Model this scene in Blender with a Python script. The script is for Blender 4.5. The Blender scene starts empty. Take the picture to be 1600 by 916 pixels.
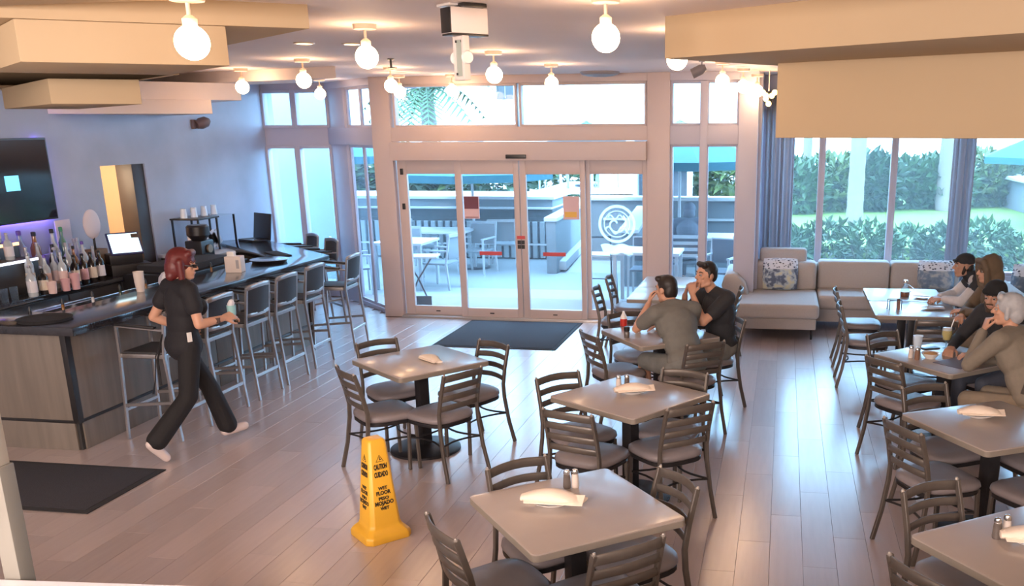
import bpy, bmesh, math, random
from mathutils import Vector, Matrix, Quaternion
random.seed(7)
SC = bpy.context.scene
COL = SC.collection
PI = math.pi
V = Vector

# ---------------------------------------------------------------- camera
cam = bpy.data.cameras.new('camera')
cam.sensor_width = 36.0
cam.lens = 36.0*1469.0/1600.0
cam.shift_x = (800-972)/1600.0
cam.shift_y = (606-458)/1600.0
cam.clip_start = 0.05
co = bpy.data.objects.new('camera', cam); COL.objects.link(co)
_R = V((0.98647, 0.17065, -0.00700)); 
def set_cam():
    # world axes seen from the camera: rows are world X, Y, Z in camera coordinates (x right, y down, z forward)
    Z = -V((38, 5244, 1469)).normalized()
    Y = V((256, -406, 1469)); Y = (Y - Z*Y.dot(Z)).normalized()
    X = Y.cross(Z)
    if X.x < 0: X = -X
    right = V((X.x, Y.x, Z.x)); down = V((X.y, Y.y, Z.y)); fwd = V((X.z, Y.z, Z.z))
    m = Matrix((right, -down, -fwd)).transposed().to_4x4()
    m.translation = V((0, 0, 2.56))
    co.matrix_world = m
set_cam()
SC.camera = co

# ---------------------------------------------------------------- sky, lamps, exposure
w = bpy.data.worlds.new('sky'); SC.world = w; w.use_nodes = True
nt = w.node_tree; bg = nt.nodes['Background']
SKY = (0.36, 0.67, 1.0, 1); SKY_POWER = 6.4
bg.inputs[0].default_value = SKY; bg.inputs[1].default_value = SKY_POWER
SC.view_settings.view_transform = 'Standard'
SC.view_settings.look = 'None'
SC.view_settings.exposure = 1.25
SC.view_settings.gamma = 1.0
SC.view_settings.use_curve_mapping = False
def area(name, loc, size, power, color, target):
    l = bpy.data.lights.new(name, 'AREA'); l.shape = 'RECTANGLE'; l.size, l.size_y = size; l.energy = power; l.color = color
    o = bpy.data.objects.new(name, l); COL.objects.link(o); o.location = loc
    o.rotation_euler = (V(target)-V(loc)).to_track_quat('-Z', 'Y').to_euler()
    return o
area('ceiling_light_behind', (-1.8, -1.2, 3.05), (4.0, 1.6), 390, (1.0, 0.83, 0.77), (-1.8, 3.5, 0.6))
area('ceiling_light_behind', (2.6, -0.6, 3.05), (2.0, 1.6), 65, (1.0, 0.78, 0.62), (1.5, 5.0, 1.5))
area('ceiling_light_behind', (-5.6, 0.4, 3.05), (2.4, 1.6), 120, (1.0, 0.80, 0.66), (-5.0, 5.0, 1.0))
su = bpy.data.lights.new('sun', 'SUN'); su.energy = 0.8; su.angle = 0.2; su.color = (1.0, 0.93, 0.8)
so = bpy.data.objects.new('sun', su); COL.objects.link(so); so.rotation_euler = (math.radians(38), math.radians(-20), 0)

# ---------------------------------------------------------------- materials
MATS = {}
def mat(name, col, rough=0.5, metal=0.0, spec=0.5, noise=None, bump=None, emit=None, coat=0.0, trans=0.0, alpha=1.0, objrand=0.0):
    if name in MATS: return MATS[name]
    m = bpy.data.materials.new(name); m.use_nodes = True
    n = m.node_tree; b = n.nodes['Principled BSDF']; L = n.links.new
    b.inputs['Base Color'].default_value = (*col, 1); b.inputs['Roughness'].default_value = rough
    b.inputs['Metallic'].default_value = metal; b.inputs['Specular IOR Level'].default_value = spec
    b.inputs['Coat Weight'].default_value = coat; b.inputs['Coat Roughness'].default_value = 0.12
    b.inputs['Transmission Weight'].default_value = trans
    tc = n.nodes.new('ShaderNodeTexCoord')
    if noise:
        sc, amt = noise[0], noise[1]; stretch = noise[2] if len(noise) > 2 else (1, 1, 1)
        mp = n.nodes.new('ShaderNodeMapping'); mp.inputs['Scale'].default_value = stretch
        L(tc.outputs['Object'], mp.inputs[0])
        nz = n.nodes.new('ShaderNodeTexNoise'); nz.inputs['Scale'].default_value = sc; nz.inputs['Detail'].default_value = 4
        L(mp.outputs[0], nz.inputs['Vector'])
        mx = n.nodes.new('ShaderNodeMix'); mx.data_type = 'RGBA'
        mx.inputs['A'].default_value = (*[max(0, c*(1-amt)) for c in col], 1); mx.inputs['B'].default_value = (*[min(1, c*(1+amt)) for c in col], 1)
        L(nz.outputs['Fac'], mx.inputs['Factor'])
        out = mx.outputs['Result']
        if objrand:
            oi = n.nodes.new('ShaderNodeObjectInfo'); hs = n.nodes.new('ShaderNodeHueSaturation'); mr = n.nodes.new('ShaderNodeMapRange')
            mr.inputs['To Min'].default_value = 1-objrand; mr.inputs['To Max'].default_value = 1+objrand
            L(oi.outputs['Random'], mr.inputs[0]); L(mr.outputs[0], hs.inputs['Value']); L(out, hs.inputs['Color']); out = hs.outputs[0]
        L(out, b.inputs['Base Color'])
    if bump:
        bz = n.nodes.new('ShaderNodeTexNoise'); bz.inputs['Scale'].default_value = bump[0]; bz.inputs['Detail'].default_value = 5
        L(tc.outputs['Object'], bz.inputs['Vector'])
        bp = n.nodes.new('ShaderNodeBump'); bp.inputs['Strength'].default_value = bump[1]; bp.inputs['Distance'].default_value = 0.01
        L(bz.outputs['Fac'], bp.inputs['Height']); L(bp.outputs[0], b.inputs['Normal'])
    if emit:
        b.inputs['Emission Color'].default_value = (*emit[0], 1); b.inputs['Emission Strength'].default_value = emit[1]
    MATS[name] = m
    return m
def glass_mat(name, tint=(0.95, 0.98, 1.0), gloss=1.0, ior=1.25, haze=0.0):
    m = bpy.data.materials.new(name); m.use_nodes = True; n = m.node_tree; n.nodes.clear(); L = n.links.new
    o = n.nodes.new('ShaderNodeOutputMaterial'); mx = n.nodes.new('ShaderNodeMixShader'); t = n.nodes.new('ShaderNodeBsdfTransparent')
    g = n.nodes.new('ShaderNodeBsdfGlossy'); fr = n.nodes.new('ShaderNodeFresnel')
    fr.inputs['IOR'].default_value = ior; g.inputs['Roughness'].default_value = 0.02; t.inputs['Color'].default_value = (*tint, 1)
    src = t.outputs[0]
    if haze:      # veiling glare put into the pane: scatters a little of the daylight
        hz = n.nodes.new('ShaderNodeMixShader'); tl = n.nodes.new('ShaderNodeBsdfTranslucent'); tl.inputs[0].default_value = (.9, .95, 1, 1); hz.inputs[0].default_value = haze
        L(t.outputs[0], hz.inputs[1]); L(tl.outputs[0], hz.inputs[2]); src = hz.outputs[0]
    # reflect on the way in only: the back of the thin pane lets the light out unchanged
    ge = n.nodes.new('ShaderNodeNewGeometry'); mu = n.nodes.new('ShaderNodeMath'); mu.operation = 'MULTIPLY_ADD'; mu.inputs[1].default_value = -1; mu.inputs[2].default_value = 1
    L(ge.outputs['Backfacing'], mu.inputs[0]); m2 = n.nodes.new('ShaderNodeMath'); m2.operation = 'MULTIPLY'; L(mu.outputs[0], m2.inputs[0]); L(fr.outputs[0], m2.inputs[1])
    L(m2.outputs[0], mx.inputs[0]); L(src, mx.inputs[1]); L(g.outputs[0], mx.inputs[2]); L(mx.outputs[0], o.inputs[0])
    MATS[name] = m
    return m
GLASS = glass_mat('window_glass', haze=0.02); GLASS2 = glass_mat('glare_veiled_garden_glass', haze=0.03); CLEAR = glass_mat('clear_glassware', (0.80, 0.86, 0.90), 1.0, 1.5, 0.14)
FROST = bpy.data.materials.new('frosted_film'); FROST.use_nodes = True
def _frost():
    n = FROST.node_tree; n.nodes.clear(); L = n.links.new
    o = n.nodes.new('ShaderNodeOutputMaterial'); mx = n.nodes.new('ShaderNodeMixShader'); t = n.nodes.new('ShaderNodeBsdfTransparent'); d = n.nodes.new('ShaderNodeBsdfTranslucent')
    d.inputs[0].default_value = (0.85, 0.92, 1, 1); mx.inputs[0].default_value = 0.5
    L(t.outputs[0], mx.inputs[1]); L(d.outputs[0], mx.inputs[2]); L(mx.outputs[0], o.inputs[0])
_frost()
PLASTER = mat('cream_plaster', (0.70, 0.63, 0.55), 0.8, noise=(3, 0.03))
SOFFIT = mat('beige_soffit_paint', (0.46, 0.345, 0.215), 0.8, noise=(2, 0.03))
CEIL = mat('ceiling_paint', (0.82, 0.73, 0.71), 0.75, noise=(2, 0.03))
BLUEWALL = mat('mottled_blue_grey_plaster', (0.40, 0.45, 0.56), 0.55, noise=(1.6, 0.22), bump=(6, 0.12))
FRAME = mat('white_frame_paint', (0.56, 0.465, 0.45), 0.45, noise=(5, 0.02))
FRAME2 = mat('mauve_white_frame_paint', (0.47, 0.46, 0.55), 0.45, noise=(5, 0.02))
BLACK = mat('black_plastic', (0.016, 0.015, 0.017), 0.35, noise=(9, 0.2))
MATBLACK = mat('black_rubber', (0.022, 0.021, 0.024), 0.9, noise=(60, 0.3), bump=(120, 0.3))
BRONZE = mat('bronze_metal', (0.115, 0.097, 0.085), 0.38, 0.35, noise=(20, 0.15))
VINYL = mat('taupe_vinyl', (0.205, 0.180, 0.190), 0.42, noise=(14, 0.10))
TABLETOP = mat('taupe_laminate', (0.36, 0.305, 0.275), 0.28, noise=(7, 0.06), coat=0.25)
TABLEEDGE = mat('laminate_edge', (0.22, 0.19, 0.16), 0.5, noise=(9, 0.1))
IRON = mat('black_iron', (0.018, 0.017, 0.020), 0.45, 0.3, noise=(25, 0.25))
STEEL = mat('brushed_steel', (0.40, 0.38, 0.38), 0.34, 0.85, noise=(18, 0.12, (1, 1, 6)))
STAINLESS = mat('stainless_edge', (0.62, 0.64, 0.68), 0.2, 1.0, noise=(12, 0.08))
MESHBLK = mat('black_sling_fabric', (0.028, 0.028, 0.033), 0.6, noise=(80, 0.25))
BARTOP = mat('black_stone_top', (0.022, 0.022, 0.028), 0.16, noise=(30, 0.35), coat=0.4)
BARWOOD = mat('grey_wood_laminate', (0.17, 0.145, 0.125), 0.45, noise=(5, 0.35, (3, 3, 0.25)))
WHITE = mat('white_ceramic', (0.80, 0.77, 0.74), 0.25, noise=(10, 0.02))
CLOTH = mat('cream_napkin_cloth', (0.78, 0.66, 0.55), 0.85, noise=(30, 0.05), bump=(60, 0.2))
SOFA = mat('greige_upholstery', (0.42, 0.38, 0.36), 0.85, noise=(50, 0.08), bump=(90, 0.15))
CURTAIN = mat('grey_blue_curtain', (0.50, 0.51, 0.60), 0.8, noise=(30, 0.08))
def _sheer():
    n = CURTAIN.node_tree; L = n.links.new; b = n.nodes['Principled BSDF']; o = n.nodes['Material Output']
    mx = n.nodes.new('ShaderNodeMixShader'); tl = n.nodes.new('ShaderNodeBsdfTranslucent'); tl.inputs[0].default_value = (.62, .58, .60, 1); mx.inputs[0].default_value = .5
    L(b.outputs[0], mx.inputs[1]); L(tl.outputs[0], mx.inputs[2]); L(mx.outputs[0], o.inputs[0])
_sheer()
YELLOW = mat('yellow_plastic', (0.80, 0.43, 0.035), 0.38, noise=(8, 0.06))
INK = mat('black_ink', (0.03, 0.02, 0.01), 0.6, noise=(8, 0.1))
BULB = mat('glowing_globe', (1, 0.9, 0.75), 0.3, emit=((1.0, 0.63, 0.36), 19.0))
LAMPMETAL = mat('lamp_white_metal', (0.75, 0.62, 0.5), 0.4, noise=(8, 0.04))

# ---------------------------------------------------------------- mesh helpers
class MB:
    def __init__(self): self.v = []; self.f = []
    def add(self, vs, fs, M=None):
        o = len(self.v)
        self.v += [tuple(M @ V(p)) if M is not None else tuple(p) for p in vs]
        self.f += [tuple(i+o for i in q) for q in fs]
        return self
    def box(self, c, s, M=None):
        x, y, z = s[0]/2, s[1]/2, s[2]/2; c = V(c)
        vs = [c+V((a*x, b*y, d*z)) for d in (-1, 1) for a, b in ((-1, -1), (1, -1), (1, 1), (-1, 1))]
        return self.add(vs, [(3, 2, 1, 0), (4, 5, 6, 7), (0, 1, 5, 4), (1, 2, 6, 5), (2, 3, 7, 6), (3, 0, 4, 7)], M)
    def bx(self, x0, x1, y0, y1, z0, z1, M=None):
        return self.box(((x0+x1)/2, (y0+y1)/2, (z0+z1)/2), (abs(x1-x0), abs(y1-y0), abs(z1-z0)), M)
    def prism(self, poly, z0, z1, M=None):
        a = sum(poly[i][0]*poly[(i+1) % len(poly)][1]-poly[(i+1) % len(poly)][0]*poly[i][1] for i in range(len(poly)))
        if a < 0: poly = poly[::-1]
        n = len(poly)
        vs = [(x, y, z0) for x, y in poly]+[(x, y, z1) for x, y in poly]
        fs = [tuple(range(n-1, -1, -1)), tuple(range(n, 2*n))]+[(i, (i+1) % n, n+(i+1) % n, n+i) for i in range(n)]
        return self.add(vs, fs, M)
    def lathe(self, prof, seg=16, M=None):
        vs = []; fs = []
        for r, z in prof: vs += [(r*math.cos(2*PI*k/seg), r*math.sin(2*PI*k/seg), z) for k in range(seg)]
        for i in range(len(prof)-1):
            for k in range(seg):
                a = i*seg+k; b = i*seg+(k+1) % seg
                fs.append((a, b, b+seg, a+seg))
        fs.append(tuple(range(seg-1, -1, -1))); fs.append(tuple((len(prof)-1)*seg+k for k in range(seg)))
        return self.add(vs, fs, M)
    def sweep(self, path, w, h, ref=(0, 0, 1), M=None, closed=False):
        P = [V(p) for p in path]; n = len(P); ref = V(ref); vs = []
        for i, p in enumerate(P):
            if closed: t = P[(i+1) % n]-P[i-1]
            else: t = P[min(i+1, n-1)]-P[max(i-1, 0)]
            t.normalize(); s = t.cross(ref)
            if s.length < 1e-5: s = t.cross(V((0.3, 0.9, 0.1)))
            s.normalize(); u = s.cross(t).normalized()
            vs += [p-s*w/2-u*h/2, p+s*w/2-u*h/2, p+s*w/2+u*h/2, p-s*w/2+u*h/2]
        fs = []
        m = n if closed else n-1
        for i in range(m):
            j = (i+1) % n
            for k in range(4): fs.append((i*4+k, i*4+(k+1) % 4, j*4+(k+1) % 4, j*4+k))
        if not closed: fs += [(3, 2, 1, 0), tuple((n-1)*4+k for k in range(4))]
        return self.add(vs, fs, M)
    def tube(self, path, r, seg=8, M=None, closed=False):
        P = [V(p) for p in path]; n = len(P); vs = []; rs = r if isinstance(r, (list, tuple)) else [r]*n
        prev = None
        for i, p in enumerate(P):
            t = (P[(i+1) % n]-P[i-1]) if closed else P[min(i+1, n-1)]-P[max(i-1, 0)]
            t.normalize()
            s = t.orthogonal().normalized() if prev is None else (prev-t*prev.dot(t)).normalized()
            prev = s; u = t.cross(s)
            vs += [p+(s*math.cos(2*PI*k/seg)+u*math.sin(2*PI*k/seg))*rs[i] for k in range(seg)]
        fs = []
        for i in range(n if closed else n-1):
            j = (i+1) % n
            for k in range(seg): fs.append((i*seg+k, i*seg+(k+1) % seg, j*seg+(k+1) % seg, j*seg+k))
        if not closed: fs += [tuple(range(seg-1, -1, -1)), tuple((n-1)*seg+k for k in range(seg))]
        return self.add(vs, fs, M)
    def ell(self, c, ax, seg=14, rings=9):
        # ax: three half-axis vectors
        c = V(c); a, b, d = [V(q) for q in ax]; vs = [c-d]; fs = []
        for i in range(1, rings):
            t = -PI/2+PI*i/rings
            for k in range(seg):
                vs.append(c+(a*math.cos(2*PI*k/seg)+b*math.sin(2*PI*k/seg))*math.cos(t)+d*math.sin(t))
        vs.append(c+d); L = len(vs)-1
        for k in range(seg):
            fs.append((0, 1+(k+1) % seg, 1+k)); fs.append((L, L-seg+k, L-seg+(k+1) % seg))
        for i in range(rings-2):
            for k in range(seg):
                p = 1+i*seg; fs.append((p+k, p+(k+1) % seg, p+seg+(k+1) % seg, p+seg+k))
        if a.cross(b).dot(d) < 0: fs = [q[::-1] for q in fs]
        return self.add(vs, fs)
    def sph(self, c, r, seg=12, rings=8): return self.ell(c, ((r, 0, 0), (0, r, 0), (0, 0, r)), seg, rings)
    def cap(self, a, b, ra, rb=None, seg=12):
        a = V(a); b = V(b); rb = ra if rb is None else rb
        d = (b-a); ln = max(d.length, 1e-5); d = d/ln; s = d.orthogonal().normalized(); u = d.cross(s)
        st = []
        for i in range(1, 4): t = -PI/2+PI/2*i/4; st.append((a+d*ra*math.sin(t), ra*math.cos(t)))
        st.append((a, ra)); st.append((b, rb))
        for i in range(1, 4): t = PI/2*i/4; st.append((b+d*rb*math.sin(t), rb*math.cos(t)))
        vs = [a-d*ra]
        for p, r in st: vs += [p+(s*math.cos(2*PI*k/seg)+u*math.sin(2*PI*k/seg))*r for k in range(seg)]
        vs.append(b+d*rb); L = len(vs)-1; fs = []
        for k in range(seg):
            fs.append((0, 1+(k+1) % seg, 1+k)); fs.append((L, L-seg+k, L-seg+(k+1) % seg))
        for i in range(len(st)-1):
            for k in range(seg):
                p = 1+i*seg; fs.append((p+k, p+(k+1) % seg, p+seg+(k+1) % seg, p+seg+k))
        return self.add(vs, fs)
    def mesh(self, name, m, bevel=0, seg=2, smooth=35):
        me = bpy.data.meshes.new(name); me.from_pydata(self.v, [], self.f)
        if bevel:
            bm = bmesh.new(); bm.from_mesh(me)
            ed = [e for e in bm.edges if len(e.link_faces) == 2 and e.calc_face_angle(0) > 0.6]
            bmesh.ops.bevel(bm, geom=ed, offset=bevel, segments=seg, affect='EDGES', profile=0.6, clamp_overlap=True)
            bm.to_mesh(me); bm.free()
        if m is not None: me.materials.append(m)
        if smooth:
            me.shade_smooth(); me.set_sharp_from_angle(angle=math.radians(smooth))
        me.update()
        return me
    def build(self, name, m, parent=None, bevel=0, seg=2, smooth=35, loc=None):
        o = bpy.data.objects.new(name, self.mesh(name, m, bevel, seg, smooth)); COL.objects.link(o)
        if parent is not None: o.parent = parent
        if loc is not None: o.location = loc
        return o
def tag(o, label=None, cat=None, group=None, kind=None):
    if label: o['label'] = label
    if cat: o['category'] = cat
    if group: o['group'] = group
    if kind: o['kind'] = kind
    return o
def thing(name, label, cat, loc=(0, 0, 0), rz=0, group=None):
    o = bpy.data.objects.new(name, None); COL.objects.link(o); o.empty_display_size = 0.1
    o.location = loc; o.rotation_euler = (0, 0, rz)
    return tag(o, label, cat, group)
KIDS = {}
def copy_tree(o, parent=None, depth=0):
    c = o.copy(); COL.objects.link(c)
    if parent is not None: c.parent = parent
    for ch in list(o.children): copy_tree(ch, c, depth+1)
    return c
def place(proto, used, loc, rz, label, group=None):
    o = proto if not used else copy_tree(proto)
    o.location = loc; o.rotation_euler = (0, 0, rz); o['label'] = label
    if group: o['group'] = group
    return o
def struct(mb, name, m, parent=None, bevel=0, **k):
    o = mb.build(name, m, parent, bevel, **k)
    if parent is None: o['kind'] = 'structure'
    return o
def group_struct(name):
    o = bpy.data.objects.new(name, None); COL.objects.link(o); o['kind'] = 'structure'
    return o
def rotz(a): return Matrix.Rotation(a, 4, 'Z')
# ================================================================ SETTING
# ---- floor: 0.2 x 1.2 m planks
def plank_mat():
    m = bpy.data.materials.new('wood_look_plank'); m.use_nodes = True; n = m.node_tree; b = n.nodes['Principled BSDF']; L = n.links.new
    ge = n.nodes.new('ShaderNodeNewGeometry')
    # one tone per plank from its centre: snap the position to the plank grid
    wn = n.nodes.new('ShaderNodeTexWhiteNoise'); wn.noise_dimensions = '2D'
    sx = n.nodes.new('ShaderNodeSeparateXYZ'); L(ge.outputs['Position'], sx.inputs[0])
    def mth(op, a, bb=None, val=None):
        q = n.nodes.new('ShaderNodeMath'); q.operation = op; L(a, q.inputs[0])
        if bb is not None: L(bb, q.inputs[1])
        elif val is not None: q.inputs[1].default_value = val
        return q.outputs[0]
    row = mth('FLOOR', mth('DIVIDE', sx.outputs[0], val=0.2))
    off = mth('MULTIPLY', mth('FRACT', mth('MULTIPLY', row, val=0.37)), val=1.2)
    colm = mth('FLOOR', mth('DIVIDE', mth('SUBTRACT', sx.outputs[1], off), val=1.2))
    cb = n.nodes.new('ShaderNodeCombineXYZ'); L(row, cb.inputs[0]); L(colm, cb.inputs[1]); L(cb.outputs[0], wn.inputs['Vector'])
    mp = n.nodes.new('ShaderNodeMapping'); mp.inputs['Scale'].default_value = (14, 1.3, 1); L(ge.outputs['Position'], mp.inputs[0])
    nz = n.nodes.new('ShaderNodeTexNoise'); nz.inputs['Scale'].default_value = 2.2; nz.inputs['Detail'].default_value = 6; L(mp.outputs[0], nz.inputs['Vector'])
    mx = n.nodes.new('ShaderNodeMix'); mx.data_type = 'RGBA'; mx.inputs['A'].default_value = (0.42, 0.338, 0.325, 1); mx.inputs['B'].default_value = (0.52, 0.425, 0.41, 1)
    L(nz.outputs['Fac'], mx.inputs['Factor'])
    hs = n.nodes.new('ShaderNodeHueSaturation'); mr = n.nodes.new('ShaderNodeMapRange'); mr.inputs['To Min'].default_value = 0.90; mr.inputs['To Max'].default_value = 1.08
    L(wn.outputs['Value'], mr.inputs[0]); L(mr.outputs[0], hs.inputs['Value']); L(mx.outputs['Result'], hs.inputs['Color']); L(hs.outputs[0], b.inputs['Base Color'])
    b.inputs['Roughness'].default_value = 0.34; b.inputs['Specular IOR Level'].default_value = 0.8; b.inputs['Coat Weight'].default_value = 1.0; b.inputs['Coat IOR'].default_value = 1.6; b.inputs['Coat Roughness'].default_value = 0.22
    return m
PLANK = plank_mat()
sub = MB().bx(-9.5, 5.2, -6.5, 13.9, -0.2, -0.012)
floor = struct(sub, 'floor', mat('taupe_grout', (0.33, 0.27, 0.26), 0.9, noise=(20, 0.1)))
pm = MB().box((0, 0, -0.006), (0.1986, 1.1986, 0.012)).mesh('plank', PLANK, bevel=0.001, seg=1, smooth=0)
cand = []
for i in range(-39, 24):
    off = ((i*0.37) % 1.0)*1.2
    for j in range(-2, 13):
        x = (i+0.5)*0.2; y = off+(j+0.5)*1.2
        if y-0.6 < 1.0: continue
        if y > 13.9: continue
        # seen between these lines from the camera
        vis = (-0.72*y-0.4 < x < 0.30*y+0.5) and y > 3.2 and x > -5.7
        cand.append((0 if vis else 1, math.hypot(x, y), x, y))
cand.sort()
rest = MB()
for k, (v, d, x, y) in enumerate(cand):
    if k < 300:
        o = bpy.data.objects.new('plank', pm); COL.objects.link(o); o.location = (x, y, 0); o.parent = floor
    else:
        e = 12.14 if -5.5 < x < -.4 else 13.3 if x > -.4 else min(13.55, 12.3+max(0, -5.42-x))
        y0, y1 = y-.59825, min(y+.59825, e)
        if y1 > y0+.02: rest.bx(x-.099, x+.099, y0, y1, -.012, 0)
o = rest.build('plank_field', PLANK, floor, smooth=0); o['kind'] = 'stuff'

# ---- ceiling and its stepped soffits
CZ = 3.18
ceil = struct(MB().bx(-9.5, 5.2, -6.5, 14.2, CZ, CZ+0.15), 'ceiling', CEIL)
def soffit(P, u, v, L, D, z0, z1, m=SOFFIT):
    P = V(P); u = V(u); v = V(v)
    q = [P, P+u*L, P+u*L+v*D, P+v*D]
    return MB().prism([(a.x, a.y) for a in q], z0, z1).build('soffit', m, ceil, bevel=0.008, smooth=30)
uL = V((-0.81, -0.586)).normalized(); vB = V((-0.76, 0.65)).normalized()
soffit((-2.51, 4.97), uL, vB, 7, 3.2, 3.06, CZ+.02)
soffit((-2.85, 4.73), uL, vB, .93, 3.0, 2.866, 3.06)
soffit((-4.19, 5.86), uL, vB, .52, 1.9, 2.71, 2.866)
soffit((-3.62, 5.45), uL, vB, 5.0, 3.0, 2.866, 3.06)
# far steps along the left wall
soffit((-4.77, 9.94), V((-0.94, 0.33)).normalized(), V((-0.76, 0.65)).normalized(), 3.0, 1.6, 3.06, CZ+.02, CEIL)
soffit((-6.39, 10.77), V((-0.62, -0.78)).normalized(), vB, 3.6, 2.4, 2.866, 3.06, CEIL)
soffit((-6.52, 10.35), V((-0.75, -0.66)).normalized(), vB, 3.6, 2.0, 2.71, 2.866, CEIL)
# right beam and the bulkhead that hangs below it
uR = V((1.77, -1.26)).normalized(); vR = V((0.585, 0.81))
soffit((-0.74, 5.97), uR, vR, 5.2, 1.5, 2.94, CZ+.02)
bulk = soffit((-0.07, 6.62), V((0.87, -0.49)).normalized(), vR, 4.4, 0.22, 2.465, CZ+.02)
# low soffit close to the lens at the top of the picture
MB().bx(-9.5, 5.2, -2.0, 4.05, 3.10, CZ+.02).build('soffit', SOFFIT, ceil, smooth=0)

# ---- walls
WL = -7.75
wl = MB()
wl.bx(WL-.25, WL, -6.5, 9.93, 0, CZ); wl.bx(WL-.25, WL, 10.72, 13.9, 0, CZ); wl.bx(WL-.25, WL, 9.93, 10.72, 2.14, CZ)
struct(wl, 'wall_left', BLUEWALL, smooth=0)
# passage behind the opening
ps = MB(); ps.bx(WL-1.4, WL-1.3, 9.2, 11.2, 0, 2.6); ps.bx(WL-1.4, WL-.25, 9.2, 9.3, 0, 2.6); ps.bx(WL-1.4, WL-.25, 10.95, 11.05, 0, 2.6); ps.bx(WL-1.4, WL-.25, 9.2, 11.05, 2.3, 2.4); ps.bx(WL-1.4, WL-.25, 9.2, 11.05, -.1, 0)
struct(ps, 'wall_passage', mat('tan_paint', (0.62, 0.46, 0.32), 0.7, noise=(4, 0.05)), smooth=0)
pl = bpy.data.lights.new('passage_lamp', 'POINT'); pl.energy = 26; pl.color = (1, 0.75, 0.5); pl.shadow_soft_size = 0.1
po = bpy.data.objects.new('passage_lamp', pl); COL.objects.link(po); po.location = (WL-.5, 9.75, 2.1)
dr = group_struct('door_2')
MB().bx(WL-.24, WL-.02, 10.50, 10.72, 0, 2.14).build('door_edge', mat('dark_brown_door', (0.035, 0.027, 0.026), 0.5, noise=(6, 0.2)), dr, bevel=.004)
# far-left bay, entrance wall, right bay
struct(MB().bx(WL, -5.3, 13.6, 13.75, 3.09, CZ).bx(WL, -6.66, 13.6, 13.75, 2.29, 2.54).bx(WL, -6.66, 13.6, 13.75, 0, .12), 'wall_bay', FRAME2, smooth=0)
ent = MB()
ent.bx(-5.42, -5.15, 12.2, 12.5, 0, CZ); ent.bx(-1.73, -1.44, 12.2, 12.5, 0, CZ);
ent.bx(-5.15, -1.73, 12.2, 12.45, 3.08, CZ);
struct(MB().bx(-.58, -.34, 12.2, 12.5, 0, CZ).bx(-1.44, -.58, 12.2, 12.5, 3.08, CZ).bx(-1.44, -.58, 12.22, 12.48, 2.31, 2.54).bx(-1.44, -.58, 12.22, 12.48, 0, .1), 'trim_6', FRAME2, bevel=.006)
ent.bx(-5.15, -1.73, 12.2, 12.45, 2.36, 2.54)
struct(ent, 'wall_front', FRAME, bevel=.006)
struct(MB().bx(-.42, -.30, 12.45, 13.5, 0, CZ).bx(-.34, 5.2, 13.3, 13.5, 2.75, CZ).bx(-.34, 5.2, 13.3, 13.5, 0, .55), 'wall_bay_right', FRAME2, smooth=0)
struct(MB().bx(5.05, 5.25, -6.5, 13.5, 0, CZ), 'wall_right', PLASTER, smooth=0)
struct(MB().bx(-9.5, 5.2, -6.7, -6.5, 0, CZ), 'wall_back', PLASTER, smooth=0)
struct(MB().bx(-9.5, -8.02, 13.4, 13.75, 0, CZ), 'trim_1', FRAME2, smooth=0)

def pane(x0, x1, z0, z1, y, parent, m=None):
    return MB().bx(x0, x1, y-.006, y+.006, z0, z1).build('pane', m or GLASS, parent, smooth=0)
def frame_rect(mb, x0, x1, z0, z1, w, y0, y1, M=None):
    mb.bx(x0, x0+w, y0, y1, z0, z1, M); mb.bx(x1-w, x1, y0, y1, z0, z1, M); mb.bx(x0+w, x1-w, y0, y1, z0, z0+w, M); mb.bx(x0+w, x1-w, y0, y1, z1-w, z1, M)
# window_1: two tall lights and two upper lights in the far-left bay (y = 13.6)
w1 = group_struct('window_1')
for (x0, x1) in ((-7.72, -7.28), (-7.20, -6.72)):
    for (z0, z1) in ((.12, 2.29), (2.54, 3.09)):
        m = MB(); frame_rect(m, x0-.04, x1+.04, z0, z1, .045, 13.57, 13.70); m.build('frame', FRAME2, w1, bevel=.004)
        pane(x0, x1, z0+.03, z1-.03, 13.64, w1)
# window_2: the angled light between bay and entrance
w2 = group_struct('window_2')
A2 = V((-5.40, 12.36, 0)); B2 = V((-6.66, 13.62, 0)); d2 = (B2-A2); L2 = d2.length; M2 = Matrix.Translation(A2) @ rotz(math.atan2(d2.y, d2.x))
for (a, b) in ((.02, .52), (.58, 1.08), ):
    for (z0, z1) in ((.06, 2.31), (2.54, 3.09)):
        m = MB(); frame_rect(m, a-.03, b+.03, z0, z1, .04, -.014, .014, M2); m.build('frame', FRAME2, w2, bevel=.004)
        MB().bx(a, b, -.004, .004, z0+.03, z1-.03, M2).build('pane', GLASS, w2, smooth=0)
MB().bx(0, L2, -.08, .08, 2.31, 2.54, M2).bx(0, L2, -.08, .08, 3.09, CZ, M2).bx(0, L2, -.04, .04, 0, .06, M2).bx(1.12, L2+.10, -.05, .05, 0, CZ, M2).build('trim', FRAME2, w2, bevel=.004)
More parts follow.
